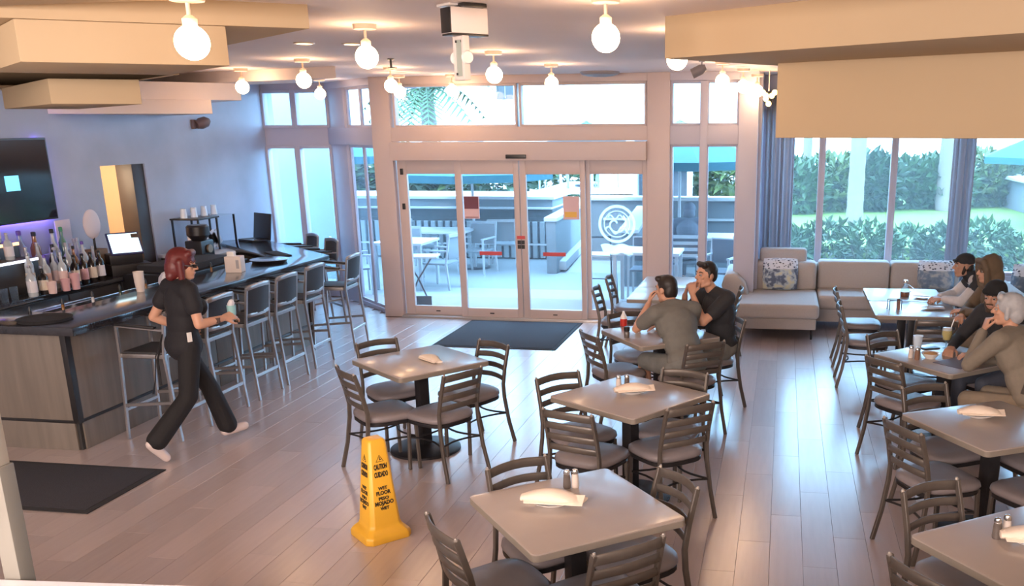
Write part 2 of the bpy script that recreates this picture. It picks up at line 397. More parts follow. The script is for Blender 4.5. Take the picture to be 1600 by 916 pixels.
# door_1: four-panel sliding entrance
d1 = group_struct('door_1')
MB().bx(-5.15, -1.73, 12.10, 12.30, 2.12, 2.355).build('header', FRAME, d1, bevel=.006)
MB().bx(-5.15, -1.73, 12.14, 12.42, -.005, .03).build('threshold', mat('alu_sill', (.5, .47, .46), .4, .5, noise=(9, .1)), d1, bevel=.004)
for k, (x0, x1, g0, g1, y) in enumerate(((-5.13, -4.26, -5.00, -4.31, 12.30), (-4.30, -3.425, -4.21, -3.50, 12.22), (-3.415, -2.54, -3.33, -2.61, 12.22), (-2.58, -1.74, -2.49, -1.80, 12.30))):
    m = MB(); m.bx(x0, g0, y-.03, y+.03, .03, 2.12); m.bx(g1, x1, y-.03, y+.03, .03, 2.12); m.bx(g0, g1, y-.03, y+.03, .03, .15); m.bx(g0, g1, y-.03, y+.03, 1.94, 2.12)
    pn = m.build('door_panel', FRAME, d1, bevel=.005)
    pane(g0-.01, g1+.01, .14, 1.95, y, pn)
    MB().bx((g0+g1)/2-.04, (g0+g1)/2+.02, y-.035, y-.028, .075, .09).build('lock', BLACK, pn, smooth=0)
m = MB().bx(-3.56, -3.29, 12.075, 12.11, 2.145, 2.195); m.build('motion_sensor', BLACK, d1, bevel=.006)
for z in (1.93, 1.47): MB().bx(-5.085, -5.045, 12.255, 12.28, z, z+.08).build('switch', BLACK, d1, bevel=.004)
# stickers and notices on the door glass
RED = mat('red_decal', (.62, .09, .10), .6, noise=(9, .08)); PINK = mat('pink_paper', (.72, .52, .55), .7, noise=(6, .06)); WINE = mat('maroon_print', (.16, .06, .09), .7, noise=(6, .1)); GOLD = mat('yellow_print', (.8, .5, .12), .7, noise=(6, .1))
for x in (-4.01, -3.13): MB().bx(x, x+.31, 12.205, 12.212, .875, .925).build('red_decal', RED, d1, smooth=0)
nb = MB().bx(-4.195, -3.985, 12.204, 12.212, 1.36, 1.655).build('notice', PINK, d1, smooth=0)
MB().bx(-4.19, -3.995, 12.200, 12.204, 1.49, 1.65).build('print', WINE, nb, smooth=0); MB().bx(-4.18, -4.0, 12.2, 12.204, 1.375, 1.385).build('print', WINE, nb, smooth=0)
nb = MB().bx(-2.84, -2.625, 12.204, 12.212, 1.36, 1.66).build('notice', PINK, d1, smooth=0)
MB().bx(-2.82, -2.66, 12.2, 12.204, 1.39, 1.46).build('print', GOLD, nb, smooth=0)
st = MB().bx(-3.475, -3.365, 12.183, 12.19, 1.10, 1.14).build('door_sticker', RED, d1, smooth=0)
m = MB()
for a in (0, 1):
    for b in (0, 1): m.bx(-3.47+a*.052, -3.424+a*.052, 12.183, 12.19, .97+b*.06, 1.022+b*.06)
m.build('black_squares', BLACK, st, smooth=0)
# etched round emblem on the right pane: two rings, a spiral shell and swirls
m = MB(); c = V((-2.14, 12.285, 1.30))
def flat(pts, wd): m.sweep([(c.x+x, c.y, c.z+z) for x, z in pts], .003, wd, ref=(0, 1, 0)) if False else m.sweep([(c.x+x, c.y, c.z+z) for x, z in pts], wd, .002, ref=(0, 1, 0))
flat([(.23*math.cos(t), .23*math.sin(t)) for t in [2*PI*k/40 for k in range(41)]], .035)
flat([(.17*math.cos(t), .17*math.sin(t)) for t in [2*PI*k/36 for k in range(37)]], .012)
flat([((.02+.020*t)*math.cos(t+.5)-.02, (.02+.020*t)*math.sin(t+.5)) for t in [k*.3 for k in range(23)]], .022)
flat([(-.16+.32*k/12, -.08+.05*math.sin(k*.9)) for k in range(13)], .02)
flat([(-.12+.24*k/10, .09+.03*math.sin(k*1.2)) for k in range(11)], .015)
flat([(-.20+.4*k/12, -.33+.015*math.sin(k)) for k in range(13)], .12)
m.build('etched_emblem', FROST, d1, smooth=0)
# window_3: transom over the entrance
w3 = group_struct('window_3')
for (x0, x1) in ((-5.12, -3.43), (-3.40, -1.74)):
    m = MB(); frame_rect(m, x0, x1, 2.54, 3.08, .03, 12.24, 12.36); m.build('frame', FRAME, w3, bevel=.004)
    pane(x0+.02, x1-.02, 2.56, 3.06, 12.31, w3)
# window_4: right sidelight
w4 = group_struct('window_4')
for (x0, x1) in ((-1.44, -1.04), (-.99, -.58)):
    for (z0, z1) in ((.1, 2.31), (2.54, 3.08)):
        m = MB(); frame_rect(m, x0, x1, z0, z1, .03, 12.26, 12.40); m.build('frame', FRAME2, w4, bevel=.004)
        pane(x0+.02, x1-.02, z0+.02, z1-.02, 12.34, w4)
MB().bx(-1.06, -.97, 12.205, 12.45, .11, 3.075).build('mullion', FRAME2, w4, bevel=.004)
# window_5: wide garden window behind the sofa
w5 = group_struct('window_5')
xs = (-.30, .50, 1.45, 2.40, 3.35, 4.30, 5.05)
for a, b in zip(xs[:-1], xs[1:]):
    m = MB(); frame_rect(m, a, b, .55, 2.75, .045, 13.34, 13.44); m.build('frame', FRAME2, w5, bevel=.004)
    pane(a+.03, b-.03, .58, 2.72, 13.39, w5, GLASS2)
# ---- curtains
def curtain(label, x0, x1, y, z0, z1, folds, amp):
    n = folds*10; vs = []; fs = []
    for i in range(n+1):
        t = i/n; x = x0+(x1-x0)*t; s = math.sin(t*folds*2*PI)
        for j, z in enumerate((z0, z0+.9*(z1-z0), z1)):
            vs.append((x+.012*math.sin(t*17), y+amp*s*(1-.35*j/2)+.015*math.sin(t*9+j), z))
    for i in range(n):
        for j in range(2): fs.append((i*3+j, (i+1)*3+j, (i+1)*3+j+1, i*3+j+1))
    mb = MB(); mb.v = vs; mb.f = fs
    t = thing('curtain', label, 'curtain', ((x0+x1)/2, y, z0))
    o = mb.build('drape', CURTAIN, t, smooth=80); o.location = (-(x0+x1)/2, -y, -z0)
    md = o.modifiers.new('thick', 'SOLIDIFY'); md.thickness = .006
    m = MB().tube([(x0-.06, y, z1+.02), (x1+.06, y, z1+.02)], .014); o = m.build('rod', STEEL, t); o.location = (-(x0+x1)/2, -y, -z0)
curtain('grey blue curtain hanging in folds beside the white column by the chaise', -.26, .14, 13.16, .02, 2.95, 5, .05)
curtain('narrow pale blue curtain bunched up between two garden windows', 2.17, 2.46, 13.18, .02, 2.95, 4, .045)
# ---- baseboards
struct(MB().bx(WL, WL+.015, 6, 9.93, 0, .1), 'baseboard_left', FRAME2, bevel=.003)

# ---- ledge and post right in front of the lens
t = thing('parapet', 'white topped low parapet ledge at the near edge of the floor', 'parapet', (-1.9, 2.227, 0))
MB().bx(-3.6, 3.0, -.16, .06, 0, 1.17).build('wall_face', PLASTER, t, smooth=0)
MB().bx(-3.62, 3.0, -.2, .13, 1.17, 1.2).build('ledge', mat('white_ledge', (.78, .80, .86), .35, noise=(8, .02)), t, bevel=.006)
t.rotation_euler = (0, 0, .0862)
t = thing('railing_post', 'slim grey white post beside the near ledge at the lower left', 'post', (-2.362, 2.375, 0))
MB().box((0, 0, .78), (.06, .06, 1.56)).build('shaft', mat('grey_post', (.20, .19, .165), .5, noise=(9, .08)), t, bevel=.005)
MB().box((0, 0, 1.82), (.046, .046, .52)).build('upper_shaft', mat('cream_post', (.36, .33, .28), .5, noise=(8, .05)), t, bevel=.004)
# ---- mats
def floor_mat(label, x0, x1, y0, y1):
    t = thing('floor_mat', label, 'mat', ((x0+x1)/2, (y0+y1)/2, 0)); a = (x1-x0)/2; b = (y1-y0)/2
    MB().bx(-a, a, -b, b, .001, .008).build('rubber_border', MATBLACK, t, bevel=.003)
    MB().bx(-a+.05, a-.05, -b+.05, b-.05, .007, .012).build('carpet', mat('mat_carpet', (.035, .033, .042), .95, noise=(120, .4), bump=(200, .4)), t, bevel=.002)
floor_mat('dark mat on the floor in front of the glass entrance doors', -4.12, -2.58, 10.5, 12.08)
floor_mat('black mat on the floor near the end of the bar', -6.3, -4.64, 5.3, 6.17)
# ================================================================ FURNITURE
def make_chair():
    t = thing('ladder_back_chair', '', 'chair')
    for s in (-1, 1):
        pth = [(s*.205, -.285, 0), (s*.195, -.235, .20), (s*.187, -.205, .40), (s*.184, -.200, .51), (s*.181, -.225, .64), (s*.178, -.275, .82)]
        o = MB().sweep(pth, .020, .030, ref=(0, 1, 0)).build('back_leg', BRONZE, t, bevel=.003, seg=1)
        MB().cap((s*.1775, -.276, .818), (s*.1775, -.278, .826), .011, .008, 8).build('post_cap', mat('worn_cap', (.35, .31, .28), .35, .5, noise=(9, .1)), o)
        o = MB().sweep([(s*.185, .185, 0), (s*.180, .172, .42)], .024, .024, ref=(0, 1, 0)).build('front_leg', BRONZE, t, bevel=.003, seg=1)
    for z, h in ((.553, .042), (.632, .044), (.711, .046), (.791, .053)):
        yb = -.205-.075*(z-.53)/.29
        n = 9; P = [(-.182+.364*i/(n-1), yb-.032*math.sin(PI*i/(n-1)), z+.010*math.sin(PI*i/(n-1))) for i in range(n)]
        MB().sweep(P, .012, h, ref=(0, 0, 1)).build('slat', BRONZE, t, bevel=.004, seg=1, smooth=50)
    ol = []
    for a in range(24):
        th = 2*PI*a/24; c, s = math.cos(th), math.sin(th)
        e = .55; x = .212*abs(c)**e*(1 if c > 0 else -1); y = .205*abs(s)**e*(1 if s > 0 else -1)
        ol.append((x*(1+.10*(y/.205)), y))
    MB().prism(ol, .395, .425).build('seat_frame', IRON, t, bevel=.004, seg=1)
    mb = MB(); vs = []; n = len(ol)
    for k, (sc, z) in enumerate(((1.0, .426), (1.04, .440), (1.02, .462), (.93, .476), (.6, .482))):
        vs += [(x*sc, y*sc+.004, z+(.006*(y/.2)**2 if k > 1 else 0)-(.014*max(0, y/.2-.6) if k > 1 else 0)) for x, y in ol]
    vs.append((0, 0, .481)); fs = [tuple(range(n-1, -1, -1))]
    for i in range(4):
        for k in range(n): fs.append((i*n+k, i*n+(k+1) % n, (i+1)*n+(k+1) % n, (i+1)*n+k))
    for k in range(n): fs.append((4*n+k, 4*n+(k+1) % n, 5*n))
    mb.v = vs; mb.f = fs
    mb.build('seat_pad', VINYL, t, smooth=60)
    # hoop stretcher bowing outwards between the legs
    P = []
    cor = [(.180, .178), (.195, -.225), (-.195, -.225), (-.180, .178)]
    for a in range(4):
        p, q = V((*cor[a], 0)), V((*cor[(a+1) % 4], 0)); mid = (p+q)/2; nrm = mid.normalized()
        for k in range(6):
            s = k/6; P.append(tuple((p.lerp(q, s)+nrm*(-.055*math.sin(PI*s)))[:2])+(.265,))
    MB().tube(P, .008, 6, closed=True).build('stretcher', IRON, t)
    return t
CHAIR = make_chair(); used = []
def chair(x, y, rz, label, group):
    o = place(CHAIR, used, (x, y, 0), rz, label, group); used.append(o); return o

def make_table():
    t = thing('dining_table', '', 'table')
    a = .40; r = .03
    ol = []
    for sx, sy, st in ((1, 1, 0), (-1, 1, 1), (-1, -1, 2), (1, -1, 3)):
        for k in range(4):
            th = (st+k/3)*PI/2; ol.append((sx*(a-r)+r*math.cos(th), sy*(a-r)+r*math.sin(th)))
    o = MB().prism(ol, .712, .745).build('table_edge', TABLEEDGE, t, bevel=.002, seg=1)
    MB().prism([(x*.998, y*.998) for x, y in ol], .744, .752).build('tabletop', TABLETOP, t, bevel=.003, seg=2)
    MB().box((0, 0, .365), (.085, .085, .71)).build('column', IRON, t, bevel=.006)
    MB().bx(-.2, .2, -.03, .03, .685, .712).bx(-.03, .03, -.2, .2, .685, .711).build('top_spider', IRON, t, bevel=.003)
    MB().lathe([(.285, .0), (.285, .018), (.27, .026), (.12, .04), (.07, .055), (.06, .06)], 32).build('base', IRON, t, smooth=30)
    return t
TABLE = make_table(); tused = []
def table(x, y, deg, label):
    o = place(TABLE, tused, (x, y, 0), math.radians(deg), label, 'square dining tables'); tused.append(o); return o
def facing(dx, dy): return math.atan2(-dx, dy)     # rotation that turns +Y to (dx, dy)
def ring(tx, ty, deg, sides, dist=.52):
    # sides: {angle of the side's outward normal: (label, extra distance, twist)}
    for a, spec in sides.items():
        lab, ex, tw = spec if isinstance(spec, tuple) else (spec, 0, 0)
        c, s = math.cos(math.radians(a)), math.sin(math.radians(a))
        chair(tx+c*(dist+ex), ty+s*(dist+ex), facing(-c, -s)+math.radians(tw), lab, 'ladder back dining chairs')
table(-.955, 4.19, 39, 'nearest square table in the middle with folded napkin and shakers')
for px, py, fx, fy, lab in ((-1.155, 4.385, .72, -.70, 'chair with its back to the doors at the nearest middle table'), (-.69, 4.315, -.78, -.62, 'chair on the aisle side of the nearest middle table, far corner'), (-1.257, 3.90, .75, .66, 'chair at the lower corner of the nearest middle table, nearest the cone'), (-.78, 3.86, -.67, .74, 'closest chair in the middle with its back to the viewer, cut by the picture bottom')):
    chair(px, py, facing(fx, fy), lab, 'ladder back dining chairs')
table(-2.82, 6.94, 51, 'square table right behind the yellow wet floor cone')
for px, py, fx, fy, lab in ((-3.12, 7.09, .76, -.65, 'chair on the bar side of the table behind the cone, farther one'), (-2.47, 7.10, -.52, -.85, 'chair nearest the entrance mat at the table behind the cone'), (-2.96, 6.50, .70, .72, 'chair directly behind the yellow cone, side on'), (-2.51, 6.53, -.86, .50, 'chair with its slatted back to the viewer at the table behind the cone')):
    chair(px, py, facing(fx, fy), lab, 'ladder back dining chairs')
table(-.995, 6.19, 56, 'square middle table in front of the two seated men, two shakers on it')
for px, py, fx, fy, lab in ((-1.36, 6.20, .72, -.69, 'chair on the door side of the middle table with two shakers'), (-1.20, 5.77, .32, .95, 'chair with its back to the viewer just behind the nearest table'), (-.71, 5.97, -.64, .77, 'chair on the aisle side of the middle table, wide seat facing inward'), (-.75, 6.36, -.33, -.94, 'chair back to back with the man in the grey shirt')):
    chair(px, py, facing(fx, fy), lab, 'ladder back dining chairs')
table(-1.05, 8.2, 36, 'square table where two men sit, with a red sauce bottle')
ring(-1.05, 8.2, 36, {216: ('empty chair beside the entrance mat at the two men\'s table', -.1, 0), 126: ('empty chair at the far side of the two men\'s table', -.1, 0), 306: 'chair under the man in the grey t-shirt', 36: 'chair under the man in the black t-shirt'}, .52)
table(1.345, 5.87, 30, 'square table at the right with one napkin on a plate and no shakers')
ring(1.345, 5.87, 30, {210: 'chair with its whole slatted back turned to us at the right table with one napkin', 120: 'chair whose top rail shows over the right table with one napkin', 300: 'chair cut by the picture edge on the near side of the right table', 30: 'chair cut by the picture edge on the far side of the right table'}, .41)
table(1.18, 4.01, 36, 'square table cut off in the lower right corner of the room view')
ring(1.18, 4.01, 36, {126: 'chair between the two nearest right tables, low back rails', 216: ('chair at the very bottom right, only its post and seat showing', .03, 0)}, .41)
table(1.33, 7.62, 40, 'square table with drinks where the grey haired person sits')
ring(1.33, 7.62, 40, {220: 'chair with its back to us at the table with drinks', 130: 'chair on the door side of the table with drinks', 310: ('chair under the grey haired person', .2, 0), 40: ('chair under the bearded person in a black beanie', .2, 0)}, .42)
table(1.33, 9.68, 0, 'near table of the joined pair beside the sofa')
table(1.33, 10.50, 0, 'far table of the joined pair beside the sofa, with a syrup carafe')
chair(.88, 9.52, facing(1, 0), 'aisle chair at the near table of the joined pair', 'ladder back dining chairs')
chair(.88, 10.35, facing(1, 0), 'aisle chair at the far table of the joined pair', 'ladder back dining chairs')
chair(1.42, 9.02, facing(0, 1), 'chair at the head of the joined tables, back to us', 'ladder back dining chairs')
chair(2.10, 9.25, facing(-1, 0), 'chair under the person in a brown hood', 'ladder back dining chairs')
chair(2.2, 10.05, facing(-1, 0), 'chair under the person with a cap in a black and white jacket', 'ladder back dining chairs')
table(-1.22, 10.24, 0, 'near table of the pair by the right door pane')
table(-1.22, 11.05, 0, 'far table of the pair by the right door pane')
chair(-1.74, 10.15, facing(1, 0), 'side on chair at the left of the near table by the doors', 'ladder back dining chairs')
chair(-1.74, 10.95, facing(1, 0), 'side on chair at the left of the far table by the doors', 'ladder back dining chairs')
chair(-.70, 10.3, facing(-1, 0), 'chair between the man in black and the chaise, seen edge on', 'ladder back dining chairs')

# ---------------------------------------------------------------- things on the tables
def shaker(x, y, z, label, m, cap):
    t = thing('shaker', label, 'shaker', (x, y, z))
    MB().lathe([(.019, 0), (.021, .01), (.019, .05), (.016, .078)], 14).build('body', m, t)
    MB().lathe([(.017, .076), (.018, .086), (.013, .098), (.004, .102)], 14).build('cap', cap, t)
def napkin_plate(x, y, rz, lab_n, lab_p, plate=True, s=1.0):
    z = .752
    if plate:
        p = thing('small_plate', lab_p, 'plate', (x, y, z), rz, 'small plates under napkins')
        mb = MB().lathe([(.045, 0), (.05, .004), (.085, .020), (.088, .024), (.08, .022), (.05, .010), (.01, .008)], 24)
        mb.v = [(a*1.15, b*.8, c) for a, b, c in mb.v]; mb.build('dish', WHITE, p, smooth=60)
    t = thing('napkin', lab_n, 'napkin', (x, y, z+(.022 if plate else 0)), rz, 'folded cream napkins')
    # rolled cloth: fat in the middle, flattened flared ends
    vs = []; fs = []; N = 15; K = 12
    for i in range(N):
        u = i/(N-1); X = (-.15+.31*u)*s; wv = (.030+.030*math.sin(PI*min(1, u*1.1))+.012*u)*s; h = (.016+.016*math.sin(PI*u)-.006*u)*s
        for k in range(K):
            th = 2*PI*k/K; rr = 1+.10*math.sin(3*th+u*5)
            vs.append((X+.02*math.cos(th)*(u > .9), wv*math.cos(th)*rr+.015*math.sin(u*4), max(.0, h+h*math.sin(th)*rr)))
    for i in range(N-1):
        for k in range(K): fs.append((i*K+k, (i+1)*K+k, (i+1)*K+(k+1) % K, i*K+(k+1) % K)[::-1])
    fs += [tuple(range(K)), tuple((N-1)*K+k for k in range(K))[::-1]]
    mb = MB(); mb.v = vs; mb.f = fs; mb.build('cloth_roll', CLOTH, t, smooth=70)
    f = MB().add([(-.13*s, -.05*s, .006), (.16*s, -.062*s, .004), (.17*s, .0, .03*s), (-.14*s, 0, .03*s), (-.13*s, -.05*s, .010), (.16*s, -.062*s, .008), (.17*s, .002, .036*s), (-.14*s, .002, .036*s)], [(3, 2, 1, 0), (4, 5, 6, 7), (0, 1, 5, 4), (1, 2, 6, 5), (2, 3, 7, 6), (3, 0, 4, 7)])
    f.build('cloth_fold', CLOTH, t, smooth=0)
SH1 = mat('pepper_glass', (.12, .10, .09), .25, noise=(20, .3)); SH2 = mat('salt_glass', (.62, .55, .50), .25, noise=(20, .1)); CHR = mat('chrome_cap', (.6, .58, .56), .2, 1.0, noise=(9, .05))
napkin_plate(-1.07, 4.19, .08, 'folded cream napkin lying across the plate on the nearest middle table', 'small oval white plate on the nearest middle table')
shaker(-1.045, 4.43, .752, 'dark pepper shaker behind the napkin on the nearest middle table', SH1, CHR); shaker(-1.005, 4.445, .752, 'pale salt shaker behind the napkin on the nearest middle table', SH2, CHR)
napkin_plate(-2.74, 6.95, -.6, 'folded cream napkin on the table behind the cone', '', plate=False, s=.8)
napkin_plate(-.98, 6.22, .45, 'folded cream napkin on the middle table in front of the seated men', 'small white plate on the middle table in front of the seated men', s=.9)
shaker(-1.10, 6.33, .752, 'pale salt shaker on the middle table in front of the seated men', SH2, CHR); shaker(-1.045, 6.355, .752, 'dark pepper shaker on the middle table in front of the seated men', SH1, CHR)
napkin_plate(1.28, 5.99, .12, 'folded cream napkin on the right table without shakers', 'small white plate on the right table without shakers', s=.9)
napkin_plate(1.16, 4.07, -.05, 'folded cream napkin at the lower right picture edge', 'small white plate at the lower right picture edge')
shaker(1.005, 4.12, .752, 'dark pepper shaker on the lower right corner table', SH1, CHR); shaker(1.055, 4.16, .752, 'pale salt shaker on the lower right corner table', SH2, CHR)
# two men's table
t = thing('sauce_bottle', 'red sauce bottle with clear top on the two men\'s table', 'bottle', (-1.42, 8.47, .752))
MB().lathe([(.032, 0), (.034, .01), (.034, .07)], 14).build('red_sauce', mat('red_sauce', (.5, .03, .02), .3, noise=(9, .1)), t); MB().lathe([(.034, .07), (.03, .09), (.014, .12), (.010, .14)], 14).build('neck', WHITE, t)
t = thing('pepper_mill', 'black capped jar near the corner of the two men\'s table', 'jar', (-1.31, 7.98, .752))
MB().lathe([(.024, 0), (.026, .05), (.02, .06)], 14).build('jar_glass', SH1, t); MB().lathe([(.025, .06), (.027, .07), (.027, .095), (.02, .1)], 14).build('lid', BLACK, t)
t = thing('paper_cup', 'short pale paper cup on the two men\'s table', 'cup', (-1.25, 8.22, .752)); MB().lathe([(.026, 0), (.034, .085), (.031, .085), (.024, .006)], 16).build('cup_wall', WHITE, t)
t = thing('plate', 'white plate with food between the two men', 'plate', (-1.0, 8.32, .752)); MB().lathe([(.06, 0), (.12, .018), (.122, .022), (.06, .01), (.01, .008)], 24).build('dish', WHITE, t); MB().ell((0, 0, .02), ((.06, 0, 0), (0, .05, 0), (0, 0, .022))).build('food', mat('toast', (.45, .25, .1), .8, noise=(15, .3)), t)
# drinks table
t = thing('tumbler', 'pale blue plastic tumbler of water on the drinks table', 'cup', (1.13, 7.80, .752)); MB().lathe([(.028, 0), (.040, .13), (.037, .13), (.026, .006)], 18).build('cup_wall', mat('pale_blue_plastic', (.55, .66, .78), .25, noise=(9, .05)), t); MB().lathe([(.036, .10), (.036, .112)], 18).build('ice_water', WHITE, t)
t = thing('beer_glass', 'stemmed glass of pale beer with a straw on the drinks table', 'glass', (1.38, 7.95, .752)); MB().lathe([(.032, 0), (.03, .004), (.006, .01), (.006, .05), (.03, .07), (.044, .12), (.040, .17)], 18).build('glass_bowl', CLEAR, t); MB().lathe([(.028, .072), (.040, .12), (.038, .15)], 18).build('beer', mat('beer', (.75, .55, .2), .2, noise=(9, .1)), t); MB().lathe([(.038, .15), (.037, .168), (.03, .172)], 18).build('foam', WHITE, t); MB().tube([(.01, 0, .1), (.05, .02, .24)], .004, 6).build('straw', WHITE, t)
t = thing('bowl', 'white bowl in the middle of the drinks table', 'bowl', (1.20, 7.56, .752)); MB().lathe([(.035, 0), (.07, .04), (.074, .046), (.068, .044), (.03, .01)], 20).build('dish', WHITE, t); MB().ell((0, 0, .036), ((.055, 0, 0), (0, .05, 0), (0, 0, .018))).build('food', mat('toast', (.45, .25, .1)), t)
t = thing('placemat', 'slate grey placemat in front of the grey haired person', 'placemat', (1.42, 7.45, .752), .75); MB().box((0, 0, .002), (.36, .26, .004)).build('sheet', mat('slate_mat', (.14, .14, .19), .6, noise=(30, .15)), t, bevel=.001)
t = thing('black_phone', 'black phone lying behind the beer glass', 'phone', (1.25, 7.92, .752), .5); MB().box((0, 0, .004), (.15, .075, .008)).build('body', BLACK, t, bevel=.003)
shaker(1.09, 7.50, .752, 'brown sauce shaker at the near corner of the drinks table', mat('brown_shaker', (.22, .12, .08), .4, noise=(9, .2)), CHR); shaker(1.05, 7.56, .752, 'pinkish salt shaker at the near corner of the drinks table', SH2, CHR)
# joined tables by the sofa
t = thing('syrup_carafe', 'glass carafe with amber syrup on the far joined table', 'carafe', (1.33, 10.38, .752)); MB().lathe([(.05, 0), (.055, .03), (.05, .06), (.024, .12), (.022, .15)], 18).build('glass_body', CLEAR, t); MB().lathe([(.046, .004), (.05, .03), (.046, .055)], 18).build('syrup', mat('amber', (.25, .08, .03), .3, noise=(5, .1)), t); MB().lathe([(.024, .15), (.026, .165), (.02, .18)], 14).build('lid', CHR, t); MB().tube([(.05, 0, .05), (.085, 0, .09), (.03, 0, .13)], .006).build('handle', CHR, t)
t = thing('wire_caddy', 'small dark wire caddy on the near joined table', 'caddy', (1.14, 9.62, .752), .2)
for s in (-1, 1): MB().tube([(-.06, s*.035, 0), (-.06, s*.035, .1), (.06, s*.035, .1), (.06, s*.035, 0)], .005, 6).build('wire_loop', BLACK, t)
MB().box((.04, 0, .05), (.02, .06, .1)).build('card', mat('brown_card', (.25, .13, .09), .6, noise=(9, .1)), t, bevel=.002)
t = thing('oval_plate', 'oval plate with a grey napkin at the hooded person\'s place', 'plate', (1.52, 9.69, .752), .4); mb = MB().lathe([(.05, 0), (.1, .014), (.104, .018), (.05, .008), (.01, .007)], 24); mb.v = [(a*1.2, b*.8, c) for a, b, c in mb.v]; mb.build('dish', WHITE, t); MB().box((.03, -.03, .02), (.17, .07, .012), rotz(-.5)).build('napkin_fold', mat('grey_napkin', (.45, .42, .45), .8, noise=(20, .1)), t, bevel=.004)
t = thing('side_plate', 'small white plate with cutlery near the syrup carafe', 'plate', (1.50, 10.30, .752)); MB().lathe([(.05, 0), (.085, .014), (.088, .017), (.05, .008), (.01, .007)], 20).build('dish', WHITE, t); MB().tube([(-.09, .02, .022), (.08, -.03, .022)], .004, 6).build('knife', CHR, t)

# ---------------------------------------------------------------- wet floor cone
t = thing('wet_floor_cone', 'yellow four sided wet floor cone with black lettering', 'cone', (-2.50, 5.30, 0), math.radians(48))
def frus(rs):
    mb = MB(); vs = []; fs = []
    for h, z in rs:
        c = h*.22
        vs += [(sx*h-(sx*c if k else 0), sy*h-(0 if k else sy*c), z) for sx, sy, o in ((1, -1, 0), (1, 1, 1), (-1, 1, 0), (-1, -1, 1)) for k in ((1, 0) if not o else (0, 1))]
    n = 8
    for i in range(len(rs)-1):
        for k in range(n): fs.append((i*n+k, i*n+(k+1) % n, (i+1)*n+(k+1) % n, (i+1)*n+k))
    fs += [tuple(range(n-1, -1, -1)), tuple((len(rs)-1)*n+k for k in range(n))]
    mb.v = vs; mb.f = fs; return mb
frus([(.155, 0), (.155, .035), (.148, .05), (.112, .085), (.104, .11), (.060, .645), (.050, .662), (.040, .664)]).build('cone_shell', YELLOW, t, bevel=.006, seg=2, smooth=40)
def text_mesh(s, size, width=None):
    c = bpy.data.curves.new('lettering', 'FONT'); c.body = s; c.size = size; c.align_x = 'CENTER'; c.align_y = 'CENTER'; c.extrude = .0012; c.resolution_u = 2; c.offset = size*.05
    o = bpy.data.objects.new('tmp', c); COL.objects.link(o); dg = bpy.context.evaluated_depsgraph_get(); me = bpy.data.meshes.new_from_object(o.evaluated_get(dg)); bpy.data.objects.remove(o); bpy.data.curves.remove(c)
    if width:
        xs = [v.co.x for v in me.vertices]; k = width/max(1e-4, max(xs)-min(xs))
        for v in me.vertices: v.co.x *= k
    me.materials.clear(); me.materials.append(INK); return me
sl = math.atan2(.104-.060, .645-.11)
for f in range(4):
    Mf = rotz(f*PI/2)
    def put(me, z, nm, kind=None):
        r = .104-(z-.11)*math.tan(sl)+.0008
        o = bpy.data.objects.new(nm, me); COL.objects.link(o); o.parent = t
        o.matrix_local = Mf @ Matrix.Translation((0, -r, z)) @ Matrix.Rotation(PI/2-sl, 4, 'X')
    for tx, z, sz, wd in (('CAUTION', .487, .046, .088), ('CUIDADO', .437, .046, .092), ('WET', .347, .028, .062), ('FLOOR', .316, .034, .098), ('PISO', .280, .028, .070), ('MOJADO', .249, .036, .126), ('WET', .214, .028, .060)):
        put(text_mesh(tx, sz, wd), z, 'lettering')
    m = MB(); m.sweep([(0, .024, 0), (-.024, -.018, 0), (.024, -.018, 0)], .0045, .002, ref=(0, 0, 1), closed=True); m.box((0, .004, 0), (.005, .018, .002)); m.box((.004, -.008, 0), (.016, .005, .002), rotz(.5))
    put(m.mesh('warning_triangle', INK, smooth=0), .540, 'warning_triangle')
# ================================================================ BAR
BX = -5.60
t = thing('bar_counter', 'grey wood panelled bar counter with black corner posts', 'bar counter', (BX, 6.48, 0))
def bp(mb, name, m, parent=None, **k):
    o = mb.build(name, m, parent or t, **k)
    if parent is None or parent is t: o.location = (-BX, -6.48, 0)
    return o
def bmeshb(*a): return MB().bx(*a)
FE = 10.45
bp(MB().prism([(BX-.02, 6.5), (BX-.02, FE), (-7.3, FE+1.48), (-7.3, FE+1.2), (-6.0, FE-.1), (-6.0, 6.85), (-7.7, 6.85), (-7.7, 6.5)], 0, 1.0), 'body', mat('bar_core', (.03, .028, .028), .7, noise=(9, .1)), smooth=0)
# end panels facing the viewer and front panels facing the stools
for x0, x1 in ((-6.72, BX-.045), (-7.7, -6.76)):
    bp(bmeshb(x0, x1, 6.475, 6.5, .26, .985), 'panel', BARWOOD, bevel=.003); bp(bmeshb(x0, x1, 6.478, 6.5, 0, .235), 'plinth_board', BARWOOD, bevel=.003)
yy = 6.53
while yy < FE-.1:
    y1 = min(yy+.97, FE)
    bp(bmeshb(BX-.02, BX, yy, y1-.012, .26, .985), 'panel', BARWOOD, bevel=.003); bp(bmeshb(BX-.02, BX-.004, yy, y1-.012, 0, .235), 'plinth_board', BARWOOD, bevel=.003)
    yy = y1
Mfar = Matrix.Translation((BX, FE, 0)) @ rotz(math.radians(139))
bp(MB().bx(.0, 2.2, -.02, .004, .26, .985, Mfar), 'panel', BARWOOD, bevel=.003); bp(MB().bx(.0, 2.2, -.02, .0, .0, .235, Mfar), 'plinth_board', BARWOOD, bevel=.003)
bp(bmeshb(BX-.045, BX+.006, 6.47, 6.53, 0.235, .99), 'corner_post', BLACK, bevel=.003)
bp(bmeshb(-7.7, BX+.004, 6.472, 6.5, .235, .26).bx(BX-.02, BX+.004, 6.53, FE, .235, .26), 'black_strip', BLACK, bevel=.002)
t = thing('bar_countertop', 'glossy black bar top wrapping around the bar', 'bar top', (BX, 6.48, 1.0))
